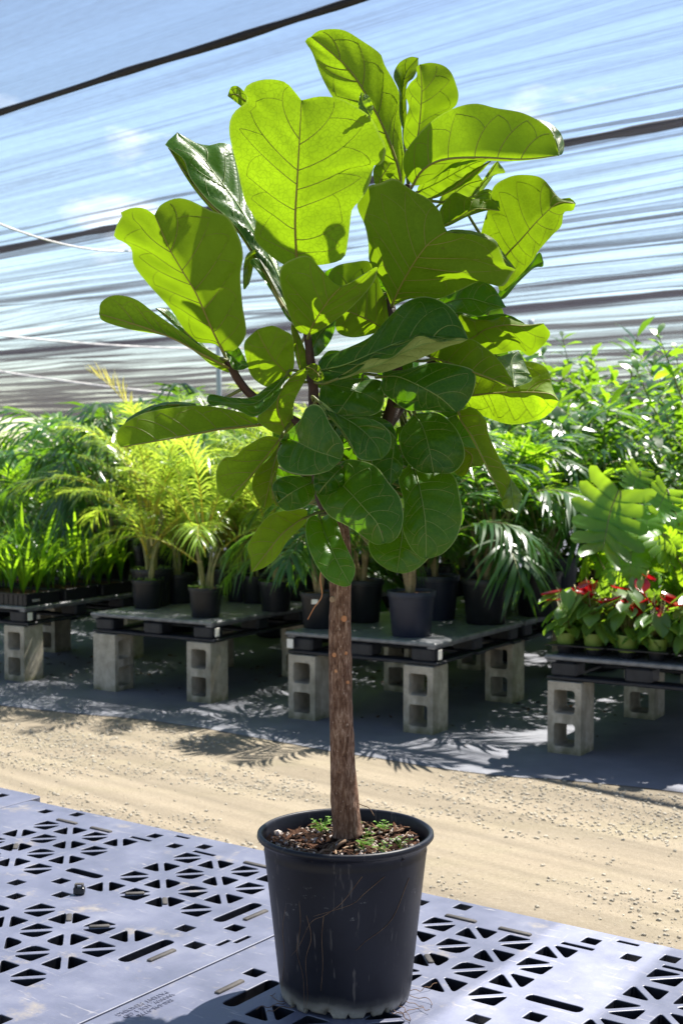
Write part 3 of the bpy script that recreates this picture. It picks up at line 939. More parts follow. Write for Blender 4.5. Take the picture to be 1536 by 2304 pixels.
# soil
ns, nr = 72, 20
SZ = 0.293
V = np.zeros((nr, ns + 1, 3))
for i in range(nr):
    for j in range(ns + 1):
        r = 0.1565 * i / (nr - 1); a = 2 * math.pi * j / ns
        x, y = r * math.cos(a), r * math.sin(a)
        hgt = 0.020 * (vnoise(x * 22 + 7, y * 22 + 3) - 0.5) + 0.014 * (vnoise(x * 60, y * 60) - 0.5) + 0.008 * (vnoise(x * 140, y * 140) - 0.5) + 0.016 * math.exp(-((x - 0.005) ** 2 + y * y) / 0.002)
        V[i, j] = (x, y, SZ + hgt * (1 if i < nr - 1 else 0.3))
mb = MB(); mb.grid(V[:, ::-1]); mb.build('soil', M['soil'], fig)


def soil_z(x, y):
    return SZ + 0.020 * (vnoise(x * 22 + 7, y * 22 + 3) - 0.5) + 0.014 * (vnoise(x * 60, y * 60) - 0.5) + 0.004


rs = np.random.default_rng(5)
mb = MB()
for i in range(420):
    a, r = rs.uniform(0, 6.28), 0.148 * math.sqrt(rs.random())
    x, y = r * math.cos(a), r * math.sin(a)
    s = rs.uniform(0.0012, 0.0045) if i > 5 else rs.uniform(0.005, 0.009)
    mb.add(ico_v * s * rs.uniform(0.7, 1.2, (1, 3)) + np.array([x, y, float(soil_z(x, y)) + 0.001]), ico_f)
tag(mb.build('perlite_grains', M['perlite'], fig, False), kind='stuff')
mb = MB()
for i in range(300):
    a, r = rs.uniform(0, 6.28), 0.150 * math.sqrt(rs.random())
    x, y = r * math.cos(a), r * math.sin(a); th = rs.uniform(0, 6.28); L_ = rs.uniform(0.006, 0.02)
    p = np.array([x, y, float(soil_z(x, y)) + 0.004])
    d1 = np.array([math.cos(th), math.sin(th), rs.uniform(-.5, .6)]) * L_; d2 = np.array([-math.sin(th), math.cos(th), 0.3]) * L_ * 0.28
    mb.add([p - d1, p + d2, p + d1, p - d2], [(0, 1, 2, 3)])
tag(mb.build('bark_chips', M['mulch'], fig, False), kind='stuff')
for i in range(26):          # surface roots
    a = rs.uniform(0, 6.28); r0 = rs.uniform(0.01, 0.10); p = np.array([r0 * math.cos(a) + 0.01, r0 * math.sin(a)])
    d = a + rs.uniform(-1.2, 1.2); pts = []
    for k in range(9):
        if np.linalg.norm(p) > 0.152: break
        pts.append((p[0], p[1], float(soil_z(p[0], p[1])) + 0.004 + rs.uniform(-0.003, 0.006)))
        d += rs.uniform(-0.6, 0.6); p = p + 0.014 * np.array([math.cos(d), math.sin(d)])
    if len(pts) < 4: continue
    pts = spline(pts, 26); R0 = rs.uniform(0.0012, 0.0038)
    mb = MB(); mb.tube(pts, np.linspace(R0, R0 * 0.4, 26), 6); mb.build('surface_root', M['pale_root'] if i % 3 else M['root'], fig)
for i in range(11):          # small weeds
    a, r = rs.uniform(0, 6.28), rs.uniform(0.05, 0.14)
    if i < 6: a = rs.uniform(-1.4, 0.9); r = rs.uniform(0.04, 0.13)
    x, y = r * math.cos(a), r * math.sin(a); z0 = float(soil_z(x, y))
    mb = MB()
    for k in range(rs.integers(7, 16)):
        aa = rs.uniform(0, 6.28); L_ = rs.uniform(0.006, 0.020); hh = rs.uniform(0.006, 0.022)
        b = np.array([x, y, z0]); e = b + np.array([math.cos(aa) * L_, math.sin(aa) * L_, hh])
        mb.tube([b, (b + e) / 2 + ZV * 0.003, e], 0.0005, 3)
        s = rs.uniform(0.003, 0.0055)
        for kk in range(3):
            a3 = aa + (kk - 1) * 1.3
            f_ = np.array([math.cos(a3), math.sin(a3), 0.15]); l_ = np.array([-math.sin(a3), math.cos(a3), 0.0])
            mb.add([e, e + (f_ * 0.6 + l_ * 0.5) * s, e + f_ * s * 1.3, e + (f_ * 0.6 - l_ * 0.5) * s], [(0, 1, 2, 3)])
    mb.build('weed', M['weed'], fig, False)

# dry rootlets clinging to the outside of the pot and round its foot
def pot_r(z): return np.interp(z, [0, 0.03, 0.3, 0.333], [0.1245, 0.1292, 0.158, 0.172])
for (pts) in ([(645, 2030), (636, 2090), (640, 2150), (634, 2220)], [(672, 2010), (676, 2080), (668, 2140), (682, 2200), (684, 2275)], [(690, 2060), (700, 2110), (688, 2160), (692, 2240), (686, 2270)],
              [(815, 1972), (770, 2030), (730, 2060), (700, 2075), (672, 2130), (655, 2150)], [(865, 1972), (820, 2010), (790, 2035), (705, 2062)], [(920, 1975), (880, 2070), (820, 2120), (800, 2140)], [(728, 2060), (724, 2110), (726, 2170), (722, 2230)]):
    P3 = []
    for px, py in spline([np.array(p, float) for p in pts], 30):
        q = ray(px, py); o_ = np.array([0, 0, CZ]) - BASE
        best = TREE_Y - 0.14
        for _ in range(12):
            p = o_ + q * (best / q[1]); rr_ = pot_r(p[2]) + 0.0004
            if abs(p[0]) >= rr_: break
            best = BASE[1] - math.sqrt(rr_ ** 2 - p[0] ** 2)
        P3.append(o_ + q * (best / q[1]))
    mb = MB(); mb.tube(P3, np.linspace(0.0006, 0.0003, 30), 4); mb.build('rootlet', M['root'], fig)
for i in range(9):
    a = [-2.6, -2.75, -2.45, -0.75, -0.6, -0.5, -0.9, 0.05, -0.15][i] + rs.uniform(-.1, .1); p = np.array([0.126 * math.cos(a), 0.126 * math.sin(a)]); d = a + rs.uniform(-0.6, 0.6); pts = []
    for k in range(7):
        pts.append((p[0], p[1], 0.002 + rs.uniform(0, 0.008) if k else 0.006)); d += rs.uniform(-0.7, 0.7); p = p + 0.011 * np.array([math.cos(d), math.sin(d)])
    mb = MB(); mb.tube(spline(pts, 20), 0.0007, 4); mb.build('rootlet', M['root'], fig)

# trunk and stems
def stem_mesh(path, radii, sides, n, ridge, name, mat):
    P = spline(path, n); t = np.linspace(0, 1, n)
    R_ = np.interp(t, np.linspace(0, 1, len(radii)), radii)
    mb = MB(); mb.tube(P, R_, sides)
    V = mb.v[0].reshape(n, sides, 3)
    a = np.arange(sides) / sides
    for i in range(n):
        zz = P[i, 2]
        nz = vnoise(a * 22 + 0.0 * zz, np.full(sides, zz * 26)) * 0.6 + vnoise(a * 44 + 11, np.full(sides, zz * 55)) * 0.4
        nz[-1] = 0.5 * (nz[-1] + nz[0])
        kink = 0.5 * (vnoise(zz * 18, 2.0) - 0.5)
        V[i] = P[i] + (V[i] - P[i]) * (1 + ridge * (nz - 0.5) * 2 + ridge * kink)[:, None]
    return mb.build(name, mat, fig)


trunk_path = [tp(783, 1880), tp(778, 1840), tp(773, 1760), tp(769, 1650), tp(766, 1550), tp(765, 1450), tp(765, 1330), tp(768, 1250), tp(764, 1190), tp(748, 1150, 1)]
stem_mesh(trunk_path, [0.029, 0.0262, 0.0240, 0.0230, 0.0222, 0.0215, 0.0208, 0.0205, 0.019, 0.0175], 64, 260, 0.08, 'trunk', M['bark'])
STEMS = {
    'main': ([tp(752, 1165, 1), tp(728, 1125, 1), tp(716, 1060, 0), tp(708, 960, -2), tp(705, 880, -3), tp(696, 790, -4), tp(688, 735, -4)], [0.0165, 0.0145, 0.013, 0.0115, 0.0098, 0.0085, 0.007]),
    'left': ([tp(708, 975, -2), tp(655, 945, -3), tp(600, 912, -4), tp(566, 889, -5), tp(540, 860, -6), tp(512, 812, -8)], [0.011, 0.010, 0.009, 0.0085, 0.008, 0.0068]),
    'right': ([tp(756, 1165, 2), tp(800, 1090, 6), tp(858, 985, 8), tp(888, 880, 6), tp(893, 820, 4), tp(884, 720, 2), tp(880, 660, 4), tp(900, 540, 6), tp(918, 415, 5)], [0.016, 0.014, 0.0125, 0.011, 0.0095, 0.0085, 0.008, 0.0075, 0.006]),
    'back': ([tp(870, 960, 8), tp(940, 860, 14), tp(1010, 760, 15), tp(1075, 640, 14), tp(1100, 560, 12)], [0.011, 0.010, 0.009, 0.008, 0.006]),
}
for k_, (p_, r_) in STEMS.items(): stem_mesh(p_, r_, 20, 90, 0.10, 'stem', M['twig'])
stem_pts = np.vstack([spline(p_, 80) for p_, _ in STEMS.values()])
for px, py, s in ((774, 1392, 0.0055), (752, 1474, 0.0042), (778, 1470, 0.003), (782, 1536, 0.003), (776, 1707, 0.002), (747, 1350, 0.0055), (756, 1510, 0.003)):
    p = tp(px, py, -2.35); off = (px - 766) * KPX
    p[1] = -math.sqrt(max(0.0226 ** 2 - off ** 2, 1e-6)) + 0.0005
    a = math.atan2(off, 0.0226)
    mb = MB(); mb.lathe([(0.0, 0.0022), (s * 0.55, 0.0018), (s * 0.9, 0.0022), (s, 0.001), (s * 1.05, -0.002)], 14)
    V = mb.v[0]; V[:] = np.stack([V[:, 0] * math.cos(a) + V[:, 2] * math.sin(a), -V[:, 2] * math.cos(a) + V[:, 0] * math.sin(a), V[:, 1] * 1.15], 1) + p
    mb.build('pruning_scar', M['scar'] if s != 0.0055 or px == 774 else M['pale_root'], fig)
mb = MB(); mb.tube(spline([tp(744, 1215, -2), tp(728, 1270, -3), tp(720, 1300, -4), tp(724, 1340, -4), tp(706, 1368, -4), tp(692, 1394, -4)], 30), np.linspace(0.0014, 0.0009, 30), 5)
mb.build('aerial_root', M['scar'], fig)
mb = MB(); mb.tube(spline([tp(803, 1806, -1), tp(815, 1812, -2), tp(830, 1818, -3), tp(842, 1836, -4)], 16), 0.0009, 5); mb.build('aerial_root', M['root'], fig)

# leaves: midrib, left and right margin, side the camera sees, depth of base and tip, margins, bow (cm)
LEAVES = [
 # A big central, B top, C upright, D drooping right
 ('u', [(668,592),(664,500),(669,400),(674,310),(678,226)], [(640,596),(597,566),(571,534),(575,496),(551,451),(534,378),(516,300),(524,256),(557,226),(548,205),(562,188),(600,178),(640,184),(662,205)], [(715,597),(770,583),(782,545),(787,505),(793,469),(811,451),(831,415),(842,372),(861,368),(868,330),(856,305),(834,264),(795,237),(760,221),(718,217)], -3, -17, 4, 3, -2),
 ('u', [(905,430),(893,370),(868,300),(830,225),(780,150),(700,82)], [(880,425),(850,360),(800,290),(752,225),(722,170),(702,118),(686,92)], [(912,390),(906,323),(901,260),(898,208),(865,146),(855,121),(815,92),(770,67),(720,68)], 15, 12, 1, 2, -2),
 ('u', [(928,350),(940,300),(946,246),(948,195),(944,145)], [(912,332),(907,305),(912,269),(919,240),(911,210),(922,187),(937,172),(936,152)], [(950,320),(975,280),(1010,250),(1026,236),(1031,215),(1027,195),(1015,164),(996,147),(968,141)], 5, -3, 2, 3, -2),
 ('t', [(908,300),(905,250),(905,200),(915,160),(940,130)], [(898,260),(897,205),(885,172),(896,143),(922,128)], [(915,270),(914,195),(930,175),(940,150)], 9, 10, -3, -2, 2),
 ('u', [(928,418),(945,388),(975,366),(1015,356),(1085,354),(1175,358),(1256,350)], [(908,385),(910,345),(945,298),(985,262),(1030,240),(1072,233),(1115,243),(1168,252),(1205,268),(1236,292),(1250,322)], [(950,415),(985,396),(1020,372),(1070,362),(1150,363),(1210,358)], 2, -12, 3, 14, -6),
 ('t', [(1256,350),(1252,322),(1236,292),(1205,268)], [(1252,330),(1240,305),(1215,278)], [(1265,345),(1268,322),(1258,296),(1235,276)], -10, -5, 0, 2, 0),
 # under D: dark folded, silver, narrow
 ('t', [(938,432),(985,410),(1030,385),(1070,365),(1098,360)], [(942,418),(975,392),(1025,362),(1075,352)], [(955,446),(995,440),(1030,414),(1062,390)], 8, 4, -2, 3, 0),
 ('u', [(965,448),(1000,436),(1035,412),(1065,388),(1105,362)], [(985,436),(1030,408),(1060,386)], [(985,444),(1040,418),(1075,393)], 7, 3, 0, 2, 0),
 ('t', [(985,462),(1015,440),(1050,415),(1085,405)], [(990,445),(1008,425),(1042,400),(1070,391)], [(1010,458),(1045,448),(1074,434),(1086,415)], 10, 8, -1, 3, 1),
 ('t', [(1058,446),(1080,420),(1100,392),(1119,362)], [(1062,436),(1085,405),(1108,372)], [(1076,440),(1098,412),(1114,392),(1136,388)], 8, 5, 0, 3, 0),
 # F right upper, its silver under-layer
 ('u', [(1118,610),(1136,576),(1170,540),(1215,490),(1256,456),(1294,458)], [(1082,585),(1081,528),(1100,460),(1110,420),(1142,399),(1174,393),(1215,399),(1240,424),(1257,446),(1282,445)], [(1124,655),(1160,628),(1195,590),(1212,563),(1243,528),(1262,508),(1268,478),(1288,474)], 8, -4, 3, 4, -3),
 ('t', [(1122,676),(1155,640),(1190,608),(1222,588)], [(1122,655),(1150,628),(1190,590),(1213,568)], [(1138,668),(1165,636),(1200,604),(1220,600)], 9, 5, 1, -2, 0),
 # G small leaf between
 ('u', [(990,512),(1030,490),(1070,470),(1124,474)], [(988,474),(1010,442),(1026,433),(1060,446),(1105,451)], [(1010,508),(1050,488),(1095,474)], 6, 0, 2, 4, -2),
 ('t', [(1040,450),(1075,440),(1100,436),(1124,470)], [(1060,442),(1080,430),(1098,425),(1118,440)], [(1060,448),(1090,450),(1112,455)], 6, 2, 0, 1, 0),
 # H big centre right
 ('u', [(880,690),(903,640),(932,590),(960,552),(985,532),(1004,521)], [(862,640),(832,595),(828,545),(820,506),(803,462),(824,422),(855,412),(886,401),(924,426),(962,447),(988,475),(998,505)], [(925,672),(987,672),(1037,652),(1080,634),(1128,645),(1150,618),(1159,604),(1138,598),(1128,572),(1113,546),(1060,527),(1020,525)], 2, -14, 3, 2, -4),
 ('t', [(1004,521),(1050,528),(1090,540),(1125,575),(1158,606)], [(1020,516),(1062,520),(1108,536),(1132,570)], [(1020,524),(1062,530),(1106,548),(1128,590)], -11, -8, 4, 0, 0),
 # I dark leaf under H
 ('t', [(985,690),(1022,676),(1055,672),(1095,682),(1138,692)], [(990,670),(1015,652),(1050,636),(1076,631),(1105,642),(1122,664)], [(1005,704),(1037,703),(1078,712),(1105,698)], 2, -4, 2, -4, -2),
 # J wavy dark leaf with the turned-up pale margin
 ('t', [(716,835),(775,822),(840,795),(900,770),(960,758),(1052,764)], [(720,808),(771,787),(830,759),(870,718),(906,684),(944,668),(982,673),(1017,696),(1040,732)], [(724,856),(750,856),(800,838),(832,812),(878,806),(908,783),(942,757),(990,770),(1030,762)], -4, -14, 6, -3, -3),
 ('u', [(748,856),(800,838),(860,818),(915,790),(965,772),(1052,764)], [(790,830),(832,808),(878,803),(908,781),(942,756),(990,769),(1030,761)], [(775,852),(820,838),(862,838),(935,811),(1000,782),(1035,772)], -8, -15, -1, 4, -3),
 # K right lit with white curled tip
 ('u', [(960,800),(1015,818),(1062,836),(1105,852),(1156,872)], [(985,768),(1054,762),(1090,782),(1118,806),(1145,846)], [(985,815),(1040,836),(1085,850),(1125,866)], 0, -16, 2, 8, -2),
 ('t', [(1156,872),(1152,838),(1150,810),(1165,790)], [(1146,846),(1128,818),(1118,806),(1140,797)], [(1195,856),(1186,832),(1176,806),(1168,792)], -16, -9, -1, 2, 0),
 # L upper right of K
 ('u', [(1040,770),(1068,757),(1092,741),(1136,731),(1180,733),(1222,728)], [(1032,710),(1070,718),(1117,720),(1131,711),(1180,731),(1210,728)], [(1072,790),(1115,797),(1165,788),(1194,800),(1236,756)], 4, -6, 4, 3, -2),
 ('t', [(1030,712),(1070,722),(1110,720),(1150,716),(1185,734)], [(1032,704),(1075,712),(1131,706),(1170,722)], [(1050,722),(1090,728),(1130,716),(1165,730)], 6, 0, 0, -1, 0),
 # M lowest bright right leaf
 ('u', [(1030,893),(1052,891),(1104,885),(1172,882),(1236,886),(1256,902)], [(1045,860),(1072,841),(1125,812),(1186,813),(1222,823),(1237,846),(1243,876)], [(1048,915),(1090,938),(1149,955),(1204,946),(1228,936),(1250,915)], 4, -8, 4, 3, -2),
 # N glossy dark
 ('t', [(862,848),(896,848),(953,873),(994,898),(1026,928)], [(862,836),(908,832),(972,816),(1026,821),(1062,832),(1070,852),(1062,888),(1042,918)], [(856,866),(862,884),(878,898),(917,923),(972,924)], -4, -12, 2, 3, -3),
 # O hanging folded, its turned tip
 ('u', [(1030,925),(1038,948),(1060,980),(1092,1045),(1115,1092),(1131,1126)], [(1028,935),(1048,968),(1076,1018),(1104,1074),(1126,1118)], [(1062,918),(1092,946),(1099,978),(1122,1030),(1149,1080),(1140,1112)], -2, -12, 5, 1, -2),
 ('t', [(1149,1078),(1150,1105),(1154,1132),(1160,1157)], [(1140,1098),(1130,1125),(1129,1138),(1140,1148)], [(1160,1092),(1174,1115),(1168,1132),(1166,1150)], -12, -18, -1, 1, 1),
 ('t', [(1040,922),(1060,925),(1080,940),(1096,968)], [(1050,915),(1072,922),(1092,945)], [(1050,928),(1075,948),(1090,962)], 0, -3, 0, 0, 0),
 # P, Q, R, S lower front
 ('t', [(924,1040),(937,1070),(952,1140),(957,1190),(958,1257)], [(896,1075),(908,1129),(905,1188),(922,1230),(945,1254)], [(960,1052),(1018,1068),(1034,1119),(1039,1165),(1026,1211),(999,1243),(972,1255)], -2, -14, 2, 3, -4),
 ('t', [(742,1075),(776,1097),(826,1151),(849,1179),(864,1222)], [(712,1105),(716,1122),(740,1160),(789,1188),(830,1217),(850,1226)], [(770,1040),(795,1034),(842,1047),(876,1088),(899,1119),(907,1160),(899,1200),(880,1220)], -5, -19, 3, 2, -4),
 ('t', [(905,1160),(904,1205),(899,1243),(892,1289)], [(850,1180),(828,1222),(840,1257),(871,1281)], [(950,1190),(978,1235),(958,1262),(936,1281),(910,1290)], 1, -8, 2, 3, -2),
 ('t', [(722,1172),(730,1200),(753,1252),(768,1282),(788,1317)], [(710,1160),(694,1166),(687,1190),(694,1233),(716,1279),(740,1307),(772,1320)], [(728,1162),(745,1157),(758,1174),(772,1215),(794,1262),(799,1286)], -6, -16, -1, 2, -3),
 # T lower left, underside
 ('u', [(692,1163),(669,1174),(633,1203),(601,1243),(566,1288)], [(688,1146),(656,1147),(612,1156),(584,1183),(557,1228),(563,1255)], [(686,1178),(648,1216),(625,1252),(598,1275)], -3, -10, 3, 3, -2),
 # U1 centre front, V and PP below it
 ('t', [(640,988),(668,994),(710,1014),(740,1024),(768,1034)], [(628,1000),(640,980),(674,946),(688,919),(707,909),(725,919),(743,955),(766,988),(774,1010)], [(624,1020),(628,1045),(648,1062),(697,1069),(738,1060),(758,1044)], -10, -22, 0, -1, -4),
 ('t', [(704,1085),(680,1095),(650,1112),(624,1132)], [(690,1075),(655,1070),(625,1078),(612,1098)], [(709,1110),(690,1138),(650,1150),(632,1143)], -8, -13, 2, 2, -2),
 ('u', [(620,1060),(612,1085),(614,1112),(624,1140)], [(612,1070),(606,1100),(612,1128)], [(622,1080),(622,1110),(630,1138)], -9, -12, 0, -2, 0),
 ('t', [(770,1050),(750,1070),(730,1092),(716,1112)], [(745,1045),(712,1062),(705,1082),(708,1102)], [(781,1068),(772,1095),(748,1110),(730,1115)], -8, -12, 1, 2, -2),
 # W left lower pair
 ('u', [(632,985),(598,1028),(565,1069),(520,1118)], [(595,982),(551,1006),(529,1026),(503,1031),(487,1060),(491,1106),(508,1119)], [(622,1010),(590,1045),(564,1076),(540,1114)], -3, -12, 3, 2, -2),
 ('u', [(630,1000),(615,1050),(605,1095),(594,1143)], [(606,1030),(575,1062),(567,1098),(582,1132)], [(630,1030),(622,1070),(622,1110),(610,1138)], -2, -8, 2, 2, -1),
 # X long left, seen from below; its far half as a dark rim
 ('u', [(588,955),(540,960),(490,966),(419,980),(340,994),(272,1006)], [(575,938),(520,922),(473,914),(430,913),(373,919),(315,933),(270,962),(262,988)], [(540,963),(490,968),(420,982),(340,996)], -4, -14, 2, 12, -3),
 ('t', [(440,914),(400,910),(360,914),(320,932),(280,955)], [(440,908),(400,905),(372,907),(330,918),(290,940)], [(430,918),(390,918),(350,924),(310,938)], -6, -12, 3, 0, 0),
 # Y bright small top leaf, Z behind it
 ('t', [(644,845),(612,880),(575,908),(535,908),(466,902)], [(625,854),(597,873),(565,894),(519,894),(478,887),(467,893)], [(640,860),(619,902),(575,937),(537,924),(500,912),(476,914)], -7, -15, 2, -4, -3),
 ('u', [(654,985),(636,955),(624,910),(640,865),(686,828)], [(625,978),(597,962),(578,942),(600,918),(622,895),(655,846)], [(660,965),(662,905),(689,850)], -4, -8, 1, 2, -1),
 # AA rounded mid leaf
 ('u', [(654,848),(616,810),(593,773),(578,742)], [(630,864),(601,871),(566,846),(552,800),(551,769)], [(662,820),(661,780),(657,755),(640,744),(615,733),(592,737)], -4, -10, 2, 2, -1),
 # BB big left, CC far left
 ('u', [(502,792),(475,736),(442,661),(414,615),(382,560),(348,484)], [(483,774),(442,769),(414,740),(382,693),(337,643),(302,597),(296,560),(275,543),(257,533),(264,505),(276,484),(272,478),(300,467),(328,470)], [(530,787),(552,757),(553,730),(546,688),(541,620),(547,574),(538,533),(513,488),(475,474),(428,451),(396,446),(362,461)], -8, -18, 3, 3, -2),
 ('u', [(528,834),(490,815),(445,792),(390,762),(320,735),(224,706)], [(526,820),(497,803),(447,776),(414,750),(350,705),(305,673),(259,664),(228,680)], [(512,838),(474,820),(446,797),(405,766),(360,753),(291,741),(232,722)], -7, -20, 2, 4, -2),
 ('t', [(470,790),(440,768),(405,735),(370,705),(350,694)], [(450,768),(420,740),(380,698),(360,692)], [(460,788),(430,765),(395,735)], -8, -10, 3, 0, 0),
 ('t', [(505,790),(520,800),(535,815),(560,826)], [(515,785),(535,780),(548,800)], [(515,810),(525,830),(545,832)], -6, -8, 0, -2, 0),
 # DD silver leaf behind A, EE silver strip
 ('t', [(650,680),(610,590),(572,525),(530,455),(485,395),(451,350),(396,301)], [(640,690),(590,600),(545,528),(510,488),(473,456),(429,402),(414,360),(384,336),(372,324)], [(640,640),(600,530),(560,440),(535,360),(519,328),(496,321),(469,327),(440,322)], 0, 19, -4, 7, 1),
 ('u', [(640,690),(590,602),(545,530),(510,490),(473,458),(428,404),(376,328)], [(600,625),(545,536),(506,496),(468,464),(424,408)], [(600,612),(550,530),(515,490),(478,456),(434,400),(410,354)], -2, 17, 0, -1, 1),
 ('t', [(662,728),(632,680),(605,630),(570,582)], [(645,715),(610,655),(580,612),(562,590)], [(660,712),(640,668),(612,622),(582,584)], 1, 2, -2, 2, 1),
 ('t', [(560,640),(556,610),(560,580),(575,560)], [(548,650),(548,600),(556,572)], [(566,620),(572,590),(580,570)], 3, 3, 0, 2, 0),
 # FF centre front V-shaped, GG lit behind, HH bluish
 ('u', [(694,755),(704,730),(733,684),(752,660),(768,645)], [(672,745),(656,722),(631,643),(633,601),(660,582),(691,576),(715,597),(747,633)], [(712,748),(748,725),(794,688),(838,638),(849,601),(836,606),(800,630)], -6, -20, -1, -3, -2),
 ('u', [(874,745),(820,716),(775,698),(738,690)], [(876,700),(858,650),(836,592),(793,590),(748,604),(731,650)], [(860,744),(820,756),(788,759),(760,748),(750,715)], 5, 0, 2, 2, -1),
 ('t', [(698,800),(712,765),(730,740),(756,716)], [(700,770),(702,745),(725,715)], [(715,800),(740,772),(752,745)], 0, -4, 1, -2, 0),
 ('u', [(690,850),(676,822),(668,780),(656,725)], [(680,850),(664,800),(655,745)], [(692,835),(690,800),(674,755)], -3, -4, 0, -1, 0),
 ('u', [(690,826),(704,830),(716,842),(724,858)], [(700,818),(716,822),(728,846)], [(690,838),(700,852),(712,858)], -7, -9, 0, 0, 0),
 # KK centre, its back layer, JJ dark, LL small, MM dark, OO
 ('t', [(726,910),(755,930),(805,960),(845,1000),(858,1034)], [(745,918),(760,934),(808,937),(853,951),(878,978),(876,1012)], [(730,925),(749,942),(771,969),(789,998),(803,1028),(822,1036)], -9, -20, -1, -3, -2),
 ('u', [(718,905),(735,920),(752,940),(790,998),(806,1030)], [(722,902),(742,918),(758,940)], [(722,912),(745,942),(770,972),(788,1002)], -10, -18, 0, -2, 0),
 ('t', [(800,940),(840,945),(870,965),(892,988)], [(820,935),(855,940),(882,956)], [(830,960),(865,985),(882,1010)], -8, -14, 1, 1, 0),
 ('t', [(815,852),(795,880),(770,915),(752,942)], [(770,852),(728,862),(718,890),(722,925)], [(855,856),(864,880),(855,925),(800,942)], 0, -6, 2, 2, -2),
 ('t', [(885,985),(885,1010),(880,1050),(877,1095)], [(852,1010),(836,1038),(852,1074)], [(896,1005),(907,1042),(900,1069)], -4, -10, 1, 2, -1),
 ('t', [(930,930),(950,960),(965,1010),(975,1064)], [(900,975),(902,1015),(922,1047),(950,1064)], [(985,930),(1022,960),(1042,1000),(1043,1036),(1018,1063)], 0, -8, 2, 2, -3),
 ('u', [(1020,1000),(1045,1012),(1062,1030),(1048,1068)], [(1020,1030),(1022,1062),(1036,1072)], [(1050,1006),(1084,1015),(1086,1047),(1060,1050)], 4, 2, 1, 1, 0),
 ('u', [(850,420),(860,395),(870,380),(880,365)], [(842,410),(840,380),(858,362)], [(866,412),(886,392),(890,370)], 4, 3, 1, 1, 0),
 ('u', [(560,232),(545,222),(530,212),(512,216)], [(552,210),(535,194),(520,196)], [(560,240),(545,240),(528,228)], -4, -5, 0, 0, 0),
 ('t', [(834,268),(826,250),(815,232),(812,208)], [(818,262),(806,240),(808,220)], [(838,252),(838,235),(828,215)], -12, -9, 0, -1, 0),
]


